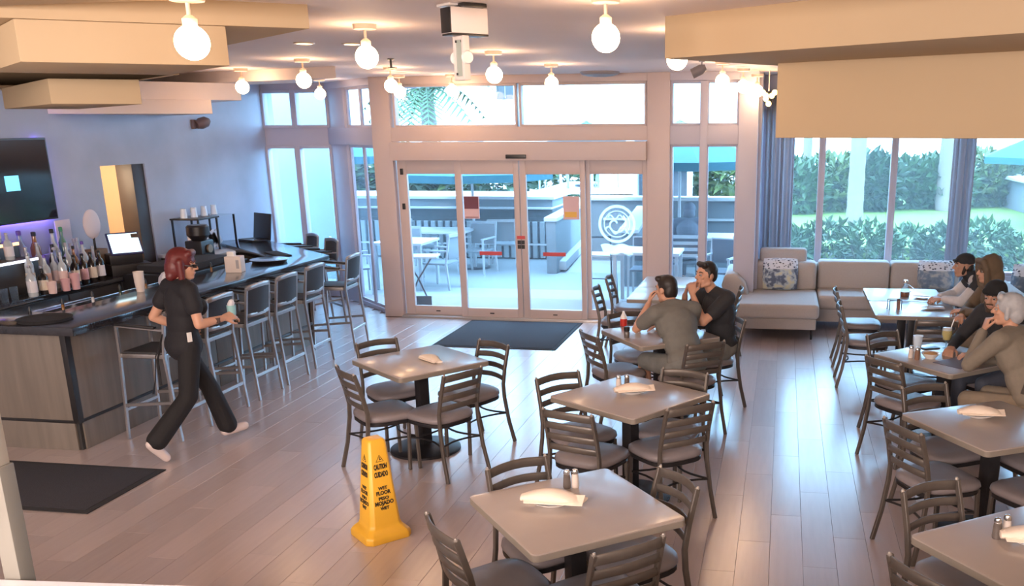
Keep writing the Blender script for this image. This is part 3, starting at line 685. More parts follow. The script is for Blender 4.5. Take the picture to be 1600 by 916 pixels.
o = MB().prism([(-5.40, 6.34), (-5.38, 10.62), (-7.22, 12.22), (-7.62, 11.78), (-6.02, 10.38), (-6.04, 6.92), (-7.74, 6.92), (-7.74, 6.34)], 1.0, 1.065).build('slab', BARTOP, t, bevel=.006); o.location = (-BX, -6.48, -1.0)
# steel rail and sink well inside
t = thing('speed_rail', 'long stainless steel speed rail behind the bar', 'speed rail', (-6.3, 8.4, 0))
MB().bx(-.13, .13, -1.6, 2.0, .78, .80).bx(.12, .14, -1.6, 2.0, .78, .95).bx(-.14, -.12, -1.6, 2.0, .78, 1.0).bx(-.14, .14, -1.6, 2.0, .0, .06).bx(-.1, .1, -1.58, 1.98, .06, .78).build('rail_box', STAINLESS, t, bevel=.004)
for k in range(9):
    b = thing('speed_rail_bottle', ['first', 'second', 'third', 'fourth', 'fifth', 'sixth', 'seventh', 'eighth', 'ninth'][k]+' bottle in the steel speed rail counted from the near bar end', 'bottle', (-6.3, 6.95+.38*k, .80), 0, 'bottles in the speed rail')
    c_ = [(.02, .04, .02), (.25, .12, .04), (.5, .5, .5)][k % 3]
    MB().lathe([(.034, 0), (.036, .01), (.036, .15), (.013, .20), (.013, .25)], 12).build('glass_body', mat('rail_bottle_%d' % (k % 3), c_, .15, noise=(9, .1)), b); MB().lathe([(.014, .25), (.014, .275), (.006, .30)], 10).build('pourer', BLACK, b)

# ---- back counter with liquor steps
BC = mat('back_counter_black', (.03, .028, .030), .4, noise=(9, .2)); BCT = mat('pale_counter_top', (.40, .45, .52), .3, noise=(9, .05))
t = thing('back_bar_cabinet', 'dark back bar cabinet along the blue wall', 'cabinet', (-7.4, 6.5, 0))
for k, (y0, y1) in enumerate(((6.6, 7.5), (7.5, 8.4), (8.4, 9.2), (9.2, 9.95))):
    MB().bx(-.345, .25, y0-6.5, y1-6.5, .08, .95).build('carcass', BC, t, smooth=0)
    d = MB().bx(.25, .27, y0+.01-6.5, y1-.01-6.5, .1, .93).build('door', BC, t, bevel=.004); MB().tube([(.285, y1-6.6, .6), (.285, y1-6.6, .8)], .006).build('handle', STEEL, d)
t = thing('back_countertop', 'dark back bar worktop under the bottles', 'worktop', (-7.4, 6.5, .95)); MB().bx(-.35, .30, .1, 3.45, 0, .04).build('slab', BARTOP, t, bevel=.004)
t = thing('far_back_counter', 'pale topped back counter beside the wall opening', 'counter', (-7.35, 11.0, 0)); MB().bx(-.35, .3, -.28, .95, 0, .98).build('carcass', BC, t, smooth=0); MB().bx(-.38, .34, -.3, .98, .98, 1.02).build('slab', BCT, t, bevel=.004)
t = thing('paper_stack_counter', 'low counter with pale papers in front of the wall opening', 'counter', (-7.0, 10.15, 0)); MB().bx(-.3, .3, -.2, .55, 0, .94).build('carcass', BC, t, smooth=0); MB().bx(-.32, .32, -.2, .57, .94, .98).build('slab', BCT, t, bevel=.004)
for k in range(4):
    o = MB().box((0, 0, .004), (.30, .21, .008)).build('paper_sheets', mat('paper', (.72, .76, .82), .7, noise=(9, .03)), None, bevel=.001); o.location = (-7.0+.04*k, 10.15+.07*k, .98+.008*k); o.rotation_euler = (0, 0, .4*k-.3)
    tag(o, ['bottom sheets', 'second sheets', 'third sheets', 'top sheets'][k]+' of the loose papers on the counter by the wall opening', 'paper', 'loose papers')
GLOW1 = mat('edge_glint_warm', (.8, .5, .3), .3, emit=((1, .5, .2), 1.2)); GLOW2 = mat('edge_glint_cool', (.8, .8, .85), .2, emit=((.8, .85, 1), .8))  # reflective metal strips: their shine is put in as emission
t = thing('liquor_steps', 'stepped liquor display with bright front edges', 'shelf', (-7.45, 7.5, .99))
MB().bx(-.29, -.05, -.9, .78, 0, .49).build('top_step', BC, t, bevel=.004); MB().bx(-.05, .14, -.9, .78, 0, .34).build('lower_step', BC, t, bevel=.004)
MB().bx(-.05, -.04, -.9, .78, .455, .485).build('warm_edge_strip', GLOW1, t, smooth=0); MB().bx(.14, .15, -.9, .78, .31, .335).build('cool_edge_strip', GLOW2, t, smooth=0)
t = thing('bottle_board', 'upright grey board behind the bottles', 'board', (-7.6, 8.9, .99)); MB().bx(-.02, .02, -.5, .4, 0, .30).build('panel', mat('pale_board', (.45, .46, .5), .5, noise=(7, .08)), t, bevel=.004)
def bottle(name, label, x, y, z, col, h, r, capc, lab=None, sh='liq', grp='bottles on the back bar', rough=.12):
    t = thing(name, label, 'bottle', (x, y, z), 0, grp)
    pr = {'wine': [(r*.9, 0), (r, .01), (r, h*.62), (r*.75, h*.70), (r*.36, h*.78), (r*.34, h)], 'liq': [(r*.92, 0), (r, .012), (r, h*.60), (r*.7, h*.70), (r*.34, h*.76), (r*.32, h*.94)], 'round': [(r*.8, 0), (r, h*.12), (r*1.05, h*.35), (r*.6, h*.58), (r*.3, h*.66), (r*.3, h*.94)], 'slim': [(r*.9, 0), (r, .01), (r*.95, h*.72), (r*.45, h*.82), (r*.4, h*.95)]}[sh]
    MB().lathe(pr, 14).build('glass_body', mat('bottle_'+'_'.join('%02d' % int(c*99) for c in col), col, rough, noise=(7, .12)), t)
    q = pr[-1][0]
    MB().lathe([(q*1.15, h*.93), (q*1.2, h*.94), (q*1.2, h), (q*.8, h*1.01)], 12).build('cap', capc, t)
    if lab: MB().lathe([(r*1.012, h*.14), (r*1.015, h*.15), (r*1.015, h*.50), (r*1.012, h*.51)], 16).build('paper_label', lab, t)
    return t
LP = mat('pink_label', (.68, .50, .47), .7, noise=(9, .08)); LC = mat('cream_label', (.70, .60, .48), .7, noise=(9, .08)); LW = mat('white_label', (.66, .64, .68), .7, noise=(9, .05)); LR = mat('rose_label', (.62, .36, .38), .7, noise=(9, .05))
CB = BLACK; CW = mat('silver_cap', (.6, .58, .6), .3, .9, noise=(9, .05)); CV = mat('violet_cap', (.14, .08, .4), .4, noise=(9, .05)); CG = mat('green_cap', (.05, .3, .12), .4, noise=(9, .05))
DK = (.018, .015, .016); CLR = (.42, .46, .50); AMB = (.26, .12, .05); BLU = (.22, .28, .5); GRN = (.10, .22, .14)
for k, (lb, ln) in enumerate(((LP, 'pink label, first of the dark wine row'), (LC, 'cream label, second of the dark wine row'), (LR, 'rose label, third of the dark wine row'), (LC, 'wide cream label, fourth of the dark wine row'), (LW, 'whitish label, last of the dark wine row'))):
    bottle('wine_bottle', 'dark wine bottle with '+ln, -7.20, 8.50+.125*k, .99, DK, .31, .042, CB, lb, 'wine')
B = [(-7.62, 7.05, 1.48, CLR, .30, .045, CW, LW, 'liq', 'clear bottle with silver cap at the picture edge on the top step'), (-7.62, 7.25, 1.48, AMB, .28, .042, CB, LC, 'liq', 'amber bottle with cream label on the top step'), (-7.62, 7.43, 1.48, CLR, .26, .05, CW, LC, 'round', 'round clear bottle with cream label on the top step'),
     (-7.62, 7.62, 1.48, DK, .30, .038, CW, None, 'slim', 'slim black bottle with pale cap on the top step'), (-7.62, 7.79, 1.48, CLR, .27, .045, CB, LC, 'liq', 'clear bottle with black cap on the top step'), (-7.62, 7.96, 1.48, CLR, .24, .052, CW, LW, 'round', 'squat round clear bottle on the top step'), (-7.62, 8.15, 1.48, CLR, .29, .045, CW, LC, 'liq', 'silver capped bottle at the end of the top step'),
     (-7.40, 7.10, 1.33, BLU, .22, .04, CW, LW, 'liq', 'pale blue bottle on the lower step at the picture edge'), (-7.40, 7.30, 1.33, DK, .20, .04, CB, LC, 'liq', 'dark squat bottle on the lower step'), (-7.40, 7.48, 1.33, CLR, .20, .04, CW, LP, 'liq', 'clear pink labelled bottle on the lower step'), (-7.40, 7.67, 1.33, CLR, .21, .042, CW, None, 'round', 'plain clear round bottle on the lower step'), (-7.40, 7.86, 1.33, AMB, .21, .04, CB, LC, 'liq', 'amber bottle on the lower step'), (-7.40, 8.04, 1.33, CLR, .26, .042, CW, LW, 'liq', 'taller clear bottle on the lower step'),
     (-7.55, 8.36, .99, BLU, .58, .05, CV, LW, 'slim', 'tall blue tinted bottle with violet cap'), (-7.42, 8.42, .99, CLR, .46, .048, CW, LC, 'liq', 'tall clear bottle with a cream label beside the violet capped one'), (-7.55, 8.55, .99, AMB, .55, .05, CB, None, 'slim', 'tall brown bottle leaning dark against the board'), (-7.50, 8.74, .99, CLR, .56, .055, CB, LW, 'liq', 'tall clear bottle with black spout'), (-7.42, 8.62, .99, DK, .42, .045, CB, LC, 'wine', 'dark bottle standing behind the wine row'),
     (-7.55, 8.93, .99, GRN, .56, .04, CG, None, 'slim', 'slim green stoppered bottle'), (-7.45, 9.02, .99, CLR, .44, .05, CW, LW, 'round', 'clear round shouldered bottle near the white paddle sign'), (-7.40, 8.86, .99, CLR, .40, .045, CW, None, 'liq', 'plain clear bottle behind the wine row'), (-7.55, 9.10, .99, CLR, .42, .055, CW, LC, 'liq', 'clear bottle with cream label at the end of the row'),
     (-7.15, 8.12, .99, DK, .27, .045, CW, LC, 'liq', 'short black bottle with orange label in front of the steps'), (-7.22, 8.26, .99, CLR, .36, .042, CV, LP, 'liq', 'violet capped bottle in front of the steps'), (-7.12, 8.36, .99, CLR, .38, .042, CW, LP, 'liq', 'pale bottle with pink label in front of the steps')]
B += [(-7.36, 8.20, .99, CLR, .44, .045, CW, LC, 'liq', 'tall clear bottle at the end of the lower step'), (-7.28, 8.44, .99, CLR, .36, .04, CW, LP, 'liq', 'clear pink labelled bottle behind the first wine bottle'), (-7.33, 8.54, .99, BLU, .40, .045, CW, LW, 'round', 'round bluish bottle behind the second wine bottle'), (-7.31, 8.68, .99, CLR, .43, .045, CW, LW, 'liq', 'white labelled clear bottle behind the third wine bottle'), (-7.33, 8.80, .99, AMB, .38, .042, CB, LC, 'liq', 'amber bottle behind the fourth wine bottle'), (-7.34, 8.95, .99, CLR, .41, .045, CV, LC, 'liq', 'violet capped clear bottle behind the last wine bottle'), (-7.36, 9.12, .99, CLR, .34, .05, CW, LW, 'round', 'squat clear bottle by the paddle sign stem'), (-7.62, 8.30, 1.29, GRN, .20, .035, CW, None, 'slim', 'small green bottle high on the board ledge'), (-7.28, 8.12, .99, CLR, .40, .042, CW, LC, 'slim', 'slim clear bottle in front of the lower step'), (-7.14, 7.96, .99, CLR, .30, .045, CW, LW, 'liq', 'clear bottle at the front of the steel drain board')]
B = [b for b in B if b[2] != 1.29]
t = thing('drain_board', 'stainless drain board below the liquor steps', 'drain board', (-6.86, 7.3, 0)); MB().bx(-.24, .26, -.8, .8, .90, .93).bx(.24, .26, -.8, .8, .93, .98).build('steel_board', STAINLESS, t, bevel=.004); MB().bx(-.22, .24, -.78, .78, .0, .90).build('stand', BC, t, smooth=0)
for x, y, z, col, h, r, cp, lb, sh, lab in B: bottle('liquor_bottle', lab, x, y, z, col, h, r, cp, lb, sh)
for k, (x, y, lab) in enumerate(((-7.10, 8.14, 'pink plastic tumbler in front of the back bar bottles'), (-7.08, 8.30, 'second pink tumbler nearer the wine row'), (-7.05, 8.40, 'tall pink cup by the first wine bottle'))):
    c = thing('pink_cup', lab, 'cup', (x+.02, y, .99)); MB().lathe([(.035, 0), (.045, .12+.04*(k == 2)), (.042, .12+.04*(k == 2)), (.032, .006)], 16).build('cup_wall', LR if k else LP, c)
for k, (x, y) in enumerate(((-6.95, 7.3), (-6.95, 7.42), (-6.95, 7.54))):
    c = thing('highball_glass', ['nearest', 'middle', 'farthest'][k]+' of the clear highball glasses below the liquor steps', 'glass', (-7.15, y+.2, .99), 0, 'clear glasses on the back bar'); MB().lathe([(.03, 0), (.036, .13), (.034, .13), (.028, .008)], 14).build('glass_wall', CLEAR, c)
# paddle sign, card, box
t = thing('paddle_sign', 'white oval paddle sign above the bottles', 'sign', (-7.45, 9.28, .99)); MB().tube([(0, 0, 0), (0, 0, .42)], .012).build('stem', BLACK, t); MB().ell((0, 0, .56), ((.03, 0, 0), (0, .13, 0), (0, 0, .16)), 20, 12).build('oval_board', mat('white_board', (.66, .58, .60), .5, noise=(7, .04)), t)
t = thing('menu_card', 'white card leaning on the wall under the television', 'card', (-7.66, 9.10, 1.29)); MB().box((0, 0, .16), (.012, .22, .32)).build('sheet', mat('white_card', (.70, .66, .74), .6, noise=(7, .04)), t, bevel=.002)
t.location.z = 1.29; 
t = thing('grater_box', 'tan box at the end of the bottle row', 'box', (-7.5, 9.35, .99)); MB().box((0, 0, .14), (.16, .16, .28)).build('carton', mat('tan_carton', (.32, .2, .12), .7, noise=(8, .15)), t, bevel=.004)
# POS terminal
t = thing('till_screen', 'black cash register with a glowing tilted touchscreen', 'cash register', (-7.22, 9.45, .99), math.radians(52))
MB().box((0, 0, .06), (.42, .40, .12)).build('cash_drawer', BLACK, t, bevel=.008); MB().box((-.02, .02, .17), (.34, .22, .11)).build('printer_base', BLACK, t, bevel=.01)
Ms = Matrix.Translation((0, -.02, .33)) @ Matrix.Rotation(math.radians(-32), 4, 'X')
MB().box((0, 0, 0), (.34, .03, .27), Ms).build('screen_case', mat('blue_black_case', (.03, .035, .12), .35, noise=(9, .1)), t, bevel=.008)
MB().box((0, -.017, 0), (.30, .004, .23), Ms).build('touchscreen', mat('till_display', (.4, .6, .7), .2, emit=((.62, .92, 1.0), 1.0)), t, smooth=0); MB().box((.12, -.021, .08), (.08, .003, .05), Ms).build('display_tile', mat('tile_dark', (.08, .06, .05), .4, noise=(9, .1)), t, smooth=0)
t = thing('pink_jug', 'pinkish paper cup on the counter by the wall opening', 'cup', (-6.95, 10.32, .98)); MB().lathe([(.05, 0), (.065, .21), (.062, .21), (.045, .01)], 18).build('cup_wall', mat('pink_cup_paper', (.70, .50, .44), .6, noise=(9, .05)), t); MB().lathe([(.0508, .01), (.0560, .09)], 18).build('band', mat('brown_band', (.35, .2, .18), .6, noise=(9, .05)), t)
t = thing('bar_cup', 'stack of white cups on the bar top beside the waitress', 'cup', (-5.98, 7.96, 1.065)); MB().lathe([(.035, 0), (.045, .10), (.043, .10), (.048, .19), (.045, .19), (.03, .01)], 16).build('cup_wall', mat('warm_cup', (.72, .62, .56), .5, noise=(9, .04)), t)
t = thing('bar_napkin', 'crumpled white napkin on the bar behind the waitress', 'napkin', (-5.95, 8.3, 1.065)); MB().ell((0, 0, .06), ((.07, 0, 0), (0, .06, 0), (.02, 0, .085)), 8, 5).build('crumple', LW, t, smooth=0)
# napkin dispenser, trays
t = thing('napkin_dispenser', 'white napkin and straw holder on the bar top', 'holder', (-5.76, 9.22, 1.065), .2)
MB().box((0, 0, .085), (.17, .13, .17)).build('caddy', mat('cream_plastic', (.76, .66, .60), .5, noise=(7, .03)), t, bevel=.006); MB().box((-.03, .01, .19), (.07, .08, .06)).build('napkin_stack', WHITE, t, bevel=.004); MB().box((.05, -.068, .09), (.03, .004, .09)).build('print', mat('grey_print', (.4, .38, .4), .6, noise=(8, .1)), t, smooth=0)
t = thing('service_tray', 'black round serving tray lying on the bar top beyond the napkin holder', 'tray', (-5.80, 9.98, 1.065)); mb = MB().lathe([(.19, 0), (.21, .03), (.205, .032), (.186, .008), (.02, .008)], 28); mb.v = [(a*1.0, b*.9, c) for a, b, c in mb.v]; mb.build('tray_dish', BLACK, t); MB().lathe([(.21, .03), (.213, .034), (.207, .036)], 28).build('rim', CHR, t)
t = thing('round_tray', 'black round serving tray on the near corner of the bar', 'tray', (-5.86, 6.60, 1.065)); MB().lathe([(.19, 0), (.205, .022), (.20, .024), (.185, .008), (.02, .008)], 32).build('tray_dish', MATBLACK, t)
t = thing('bar_mat', 'dark rubber bar mat on the far leg of the bar', 'mat', (-6.05, 10.62, 1.065), -.72); MB().box((0, 0, .006), (.52, .16, .012)).build('rubber', MATBLACK, t, bevel=.003)
t = thing('laptop', 'open black monitor screen at the far end of the bar', 'monitor', (-7.12, 11.9, 1.065), math.radians(-30)); MB().box((0, 0, .012), (.36, .24, .024)).build('keyboard_base', BLACK, t, bevel=.005); MB().box((0, .13, .20), (.42, .022, .36), Matrix.Rotation(math.radians(-8), 4, 'X')).build('screen_lid', BLACK, t, bevel=.006); MB().box((.14, -.08, .027), (.10, .06, .006)).build('card_reader', CHR, t, bevel=.002)
t = thing('ice_machine', 'bulky black drink machine inside the bar', 'machine', (-6.75, 10.0, 0)); MB().bx(-.35, .35, -.8, .55, 0, 1.02).build('cabinet', BLACK, t, bevel=.02); MB().bx(-.25, .30, -.7, .3, 1.02, 1.10).build('lid', MATBLACK, t, bevel=.02)
t = thing('coffee_grinder', 'black coffee grinder with round hopper inside the bar', 'grinder', (-6.9, 10.35, 1.02)); MB().box((0, 0, .12), (.22, .26, .24)).build('body', BLACK, t, bevel=.02); MB().lathe([(.08, .24), (.13, .30), (.13, .40), (.11, .42)], 18).build('hopper', BLACK, t); MB().lathe([(.05, 0), (.05, .02)], 14, Matrix.Translation((.12, 0, .14)) @ Matrix.Rotation(PI/2, 4, 'Y')).build('dial', mat('brass_dial', (.25, .18, .12), .4, .5, noise=(9, .1)), t)
# glass shelf with wrapped cups
t = thing('glass_rack', 'black framed glass shelf on the pale counter', 'shelf', (-7.42, 11.3, 1.02))
for y in (-.38, .02, .42):
    MB().box((.16, y, .21), (.02, .02, .42)).build('upright', BLACK, t); MB().box((-.2, y, .21), (.02, .02, .42)).build('upright', BLACK, t)
MB().bx(-.22, .18, -.40, .06, .41, .43).build('shelf_board', BLACK, t, bevel=.003); MB().bx(-.22, .18, .03, .44, .415, .425).build('glass_shelf', GLASS, t, smooth=0); MB().bx(.165, .17, .03, .42, .0, .41).build('glass_front', GLASS, t, smooth=0)
for k in range(7):
    c = thing('wrapped_cup', ['first', 'second', 'third', 'fourth', 'fifth', 'sixth', 'last'][k]+' clear plastic cup on the glass shelf counted from the wall opening', 'cup', (-7.5+.07*(k % 2), 11.0+.11*k, 1.452), 0, 'clear cups on the glass shelf'); MB().lathe([(.045, 0), (.035, .11), (.033, .115)], 12).build('cup_wall', mat('clear_plastic', (.62, .70, .80), .2, noise=(9, .1)), c)
for k, (y, h, nm, lab) in enumerate(((11.0, .20, 'paper_pack', 'small white carton under the glass shelf'), (11.16, .24, 'carton', 'second taller white carton under the glass shelf'))):
    c = thing(nm, lab, 'carton', (-7.42, y, 1.02)); MB().box((0, 0, h/2), (.08, .10, h)).build('box_body', LW, c, bevel=.004)
for k in range(3):
    c = thing('folded_menu', ['nearest', 'middle', 'farthest'][k]+' of the pale menus leaning under the glass shelf', 'menu', (-7.38, 11.34+.09*k, 1.022)); MB().box((0, 0, .11), (.012, .16, .21), Matrix.Rotation(.5, 4, 'X')).build('sheet', LW, c, bevel=.002)
    c.location.z = 1.022+.03
# TV
t = thing('television', 'large dark wall television with violet backlight', 'television', (WL+.06, 8.2, 2.05))
MB().box((0, 0, 0), (.05, 1.74, .84)).build('case', BLACK, t, bevel=.006); MB().box((.027, 0, 0), (.004, 1.70, .80)).build('screen', mat('tv_glass', (.012, .012, .016), .12, noise=(3, .2)), t, smooth=0)
MB().box((.031, .32, -.02), (.003, .18, .15)).build('screen_reflection', mat('tv_reflection', (.1, .4, .6), .4, emit=((.15, .65, 1.0), .8)), t, smooth=0)  # reflection painted on the dark screen as a glowing cyan patch
MB().bx(-.05, -.03, -.8, .82, -.41, -.39).bx(-.05, -.03, .80, .82, -.40, .40).build('light_strip', mat('violet_led', (.3, .2, .9), .5, emit=((.26, .14, 1.0), 13)), t, smooth=0)
t = thing('wall_speaker', 'small brown speaker on a bracket high on the blue wall', 'speaker', (WL, 11.8, 2.60)); MB().box((.02, 0, 0), (.04, .06, .12)).build('bracket', mat('brown_plastic', (.16, .10, .09), .5, noise=(7, .1)), t, bevel=.005); MB().lathe([(.05, 0), (.075, .06), (.07, .14), (.03, .19)], 14, Matrix.Translation((.05, .02, -.01)) @ Matrix.Rotation(-1.2, 4, 'X') @ Matrix.Rotation(.5, 4, 'Y')).build('horn', mat('brown_plastic', (.16, .10, .09)), t)

# ---------------------------------------------------------------- stools (facing +Y = towards the bar)
def make_stool():
    t = thing('bar_stool', '', 'stool')
    for s in (-1, 1):
        MB().sweep([(s*.215, .235, 0), (s*.205, .205, .74), (s*.205, .205, .985)], .030, .020, ref=(0, 1, 0)).build('front_leg', STEEL, t, bevel=.003, seg=1)
        MB().sweep([(s*.215, -.265, 0), (s*.205, -.20, .74), (s*.200, -.235, 1.03), (s*.198, -.245, 1.10)], .030, .022, ref=(0, 1, 0)).build('back_leg', STEEL, t, bevel=.003, seg=1)
        a = MB().sweep([(s*.203, -.215, .955), (s*.205, .215, .985)], .026, .018).build('arm_rail', STEEL, t, bevel=.003, seg=1)
        MB().sweep([(s*.204, -.15, .975), (s*.205, .225, 1.0)], .045, .022).build('arm_pad', BLACK, a, bevel=.006)
        MB().sweep([(s*.212, .222, .30), (s*.212, -.235, .34)], .018, .026).build('side_rung', STEEL, t, bevel=.003, seg=1)
    MB().sweep([(-.213, .224, .26), (.213, .224, .26)], .02, .028).build('foot_rest', STEEL, t, bevel=.003, seg=1)
    MB().sweep([(-.213, -.242, .24), (.213, -.242, .24)], .02, .032).build('back_rung', STEEL, t, bevel=.003, seg=1)
    m = MB(); m.bx(-.215, .215, -.205, -.17, .715, .75); m.bx(-.215, .215, .18, .215, .715, .75); m.bx(-.215, -.185, -.17, .18, .715, .75); m.bx(.185, .215, -.17, .18, .715, .75); m.build('seat_frame', STEEL, t, bevel=.004)
    MB().bx(-.19, .19, -.18, .19, .735, .765).build('seat', MESHBLK, t, bevel=.01)
    P = [(-.20+.40*i/6, -.245-.03*math.sin(PI*i/6), 1.09+.018*math.sin(PI*i/6)) for i in range(7)]
    MB().sweep(P, .026, .042).build('top_rail', STEEL, t, bevel=.005, seg=1, smooth=50)
    MB().sweep([(p[0], p[1]+.035, .83) for p in P], .022, .04).build('lower_rail', STEEL, t, bevel=.004, seg=1, smooth=50)
    n = 9; vs = []; fs = []
    for i in range(n):
        x = -.188+.376*i/(n-1); b = .03*math.sin(PI*i/(n-1))
        vs += [(x, -.212-b, .83), (x, -.243-b, 1.085), (x, -.220-b, .83), (x, -.251-b, 1.085)]
    for i in range(n-1):
        a = i*4; b = a+4; fs += [(a, b, b+1, a+1), (a+3, b+3, b+2, a+2), (a+1, b+1, b+3, a+3), (a, a+2, b+2, b)]
    fs += [(0, 1, 3, 2), ((n-1)*4+2, (n-1)*4+3, (n-1)*4+1, (n-1)*4)]
    m = MB(); m.v = vs; m.f = fs; m.build('back_panel', MESHBLK, t, smooth=50)
    return t
ST = make_stool(); su_ = []
for k, (x, y, r, lab) in enumerate(((-5.20, 7.03, 90, 'bar stool nearest the bar corner, left of the waitress'), (-5.20, 7.63, 90, 'bar stool right behind the waitress'), (-5.20, 8.27, 90, 'bar stool just past the waitress, third from the bar corner'), (-5.21, 8.84, 90, 'bar stool fourth from the bar corner'), (-5.25, 9.52, 90, 'bar stool fifth from the bar corner'), (-5.20, 10.36, 94, 'farthest stool on the long side of the bar, turned to the glass'), (-6.08, 11.60, 139, 'nearer stool behind the far end of the bar, only its back showing'), (-6.62, 12.12, 139, 'farther stool behind the far end of the bar, only its back showing'))):
    o = place(ST, su_, (x, y, 0), math.radians(r), lab, 'steel bar stools'); su_.append(o)

# ================================================================ CEILING THINGS
def make_lamp():
    t = thing('globe_lamp', '', 'lamp')
    MB().lathe([(.015, -.035), (.07, -.03), (.075, -.012), (.075, 0)], 20).build('canopy', LAMPMETAL, t)
    MB().lathe([(.009, -.12), (.009, -.03)], 10).build('stem', LAMPMETAL, t)
    MB().lathe([(.03, -.135), (.032, -.10), (.014, -.085)], 14).build('socket', LAMPMETAL, t)
    MB().sph((0, 0, -.195), .072, 20, 14).build('globe', BULB, t)
    return t
LAMP = make_lamp(); lu = []
for x, y, dz, lab in ((-2.65, 5.98, 0, 'large globe lamp left of the hanging sign'), (-4.55, 8.79, 0, 'globe lamp over the bar stools, third from the wall'), (-5.92, 10.02, 0, 'globe lamp close to the blue wall soffits'), (-2.53, 8.34, 0, 'globe lamp right of the hanging sign over the aisle'), (-2.47, 10.21, 0, 'globe lamp in front of the right half of the transom'), (-4.17, 11.9, 0, 'small globe lamp just before the left half of the transom'), (-4.29, 10.26, 0, 'globe lamp in front of the white column left of the doors'), (-4.62, 11.3, -.03, 'dim globe lamp tucked at the corner of the left transom'), (-6.2, 12.4, 0, 'globe lamp in front of the far left bay window'), (-.67, 10.3, 0, 'globe lamp above the right sidelight'), (-.50, 11.3, -.02, 'middle globe lamp of the three beside the right bulkhead'), (-.36, 12.0, -.05, 'globe lamp nearest the curtain'), (-2.52, 3.91, -.075, 'big globe lamp in front of the upper left soffit'), (-.92, 5.0, .045, 'big globe lamp at the top centre before the right beam'), (-.75, 6.75, 0, 'globe lamp half hidden behind the end of the right beam')):
    o = place(LAMP, lu, (x, y, CZ+dz if dz <= 0 else CZ+.0), 0, lab, 'globe ceiling lamps'); lu.append(o)
t = thing('cluster_pendant', 'small golden cluster pendant of little globes by the curtain', 'lamp', (-.22, 12.1, CZ)); MB().tube([(0, 0, 0), (0, 0, -.24)], .006).build('stem', LAMPMETAL, t)
GB = mat('golden_globe', (1, .7, .3), .3, emit=((1, .6, .2), 3.0))
for k in range(6): a = k*1.05; MB().sph((.07*math.cos(a)*(k < 5), .07*math.sin(a)*(k < 5), -.26-.035*(k % 3)-.06*(k == 5)), .034, 12, 8).build('small_globe', GB, t)
for x, y, lab in ((-3.67, 7.15, 'nearer recessed downlight in the plain ceiling'), (-3.35, 7.30, 'farther recessed downlight in the plain ceiling')):
    t = thing('downlight', lab, 'light', (x, y, CZ)); MB().lathe([(.075, -.008), (.08, -.004), (.08, 0)], 20).build('trim_ring', LAMPMETAL, t); MB().lathe([(.058, -.010), (.058, -.004)], 20).build('lens', mat('downlight_lens', (1, .8, .5), .4, emit=((1, .7, .35), 2.0)), t)
t = thing('ceiling_vent', 'grey round vent at the ceiling above the right transom', 'vent', (-2.26, 11.85, CZ)); MB().lathe([(.16, -.05), (.22, -.035), (.24, -.012), (.24, 0)], 24).build('cone', mat('vent_grey', (.30, .26, .26), .5, noise=(7, .06)), t); MB().lathe([(.09, -.058), (.11, -.05)], 20).build('core', mat('vent_grey', (.3, .26, .26)), t)
t = thing('spot_lamp', 'small grey spotlight on the ceiling under the right beam', 'spotlight', (-.86, 10.0, CZ)); MB().lathe([(.03, -.02), (.035, 0)], 12).build('base', STEEL, t); MB().tube([(0, 0, 0), (0, 0, -.07)], .008).build('arm', STEEL, t); MB().lathe([(.03, 0), (.05, .05), (.05, .15)], 14, Matrix.Translation((.04, 0, -.07)) @ Matrix.Rotation(-2.0, 4, 'Y')).build('head', mat('grey_head', (.28, .24, .24), .5, noise=(7, .1)), t)
t = thing('sprinkler_head', 'little dark sprinkler on the ceiling by the column lamp', 'sprinkler', (-3.75, 9.0, CZ)); MB().lathe([(.03, -.01), (.03, 0)], 12).build('plate', BLACK, t); MB().lathe([(.012, -.08), (.012, -.01)], 8).build('body', BLACK, t); MB().lathe([(.035, -.085), (.035, -.08)], 10).build('deflector', BLACK, t)
t = thing('exit_sensor', 'small dark sensor on the ceiling above the middle of the transom', 'sensor', (-3.5, 11.6, CZ)); MB().box((0, 0, -.02), (.16, .06, .04)).build('body', BLACK, t, bevel=.008)
# hanging sign / emergency light unit seen nearly edge on
t = thing('hanging_sign', 'hanging emergency sign with dark top box and pale green panel', 'sign', (-1.73, 5.12, CZ), math.radians(-42))
MB().box((-.03, 0, -.006), (.14, .16, .012)).build('ceiling_plate', WHITE, t, bevel=.002); MB().box((.05, .04, -.012), (.10, .14, .02)).build('dark_bracket', BLACK, t, bevel=.003)
MB().box((.0, .03, -.085), (.11, .22, .13)).build('lamp_box', mat('sign_white', (.74, .66, .62), .5, noise=(6, .03)), t, bevel=.006); MB().box((0, -.083, -.085), (.10, .008, .125)).build('dark_end', BLACK, t, bevel=.002)
MB().box((0, .03, -.155), (.11, .22, .010)).build('dark_seam', BLACK, t, bevel=.002)
f = MB(); frame_rect(f, -.055, .055, -.385, -.16, .02, -.02, .02); f.build('sign_frame', mat('sign_white', (.74, .66, .62)), t, bevel=.004)
p_ = MB().box((0, 0, -.272), (.072, .024, .19)).build('green_grey_panel', mat('sign_panel', (.40, .45, .40), .35, noise=(6, .06)), t, bevel=.002)
for a, b in ((-.03, .085), (.03, .085), (-.03, -.08)): MB().box((a, -.014, -.272+b), (.012, .006, .012)).build('clip', BLACK, p_, smooth=0)
MB().lathe([(.03, -.01), (.036, 0), (.03, .01)], 14, Matrix.Translation((-.06, 0, -.27)) @ Matrix.Rotation(PI/2, 4, 'Y')).build('side_knob', WHITE, t); MB().lathe([(.03, -.01), (.036, 0), (.03, .01)], 14, Matrix.Translation((.06, 0, -.27)) @ Matrix.Rotation(PI/2, 4, 'Y')).build('side_knob', WHITE, t)

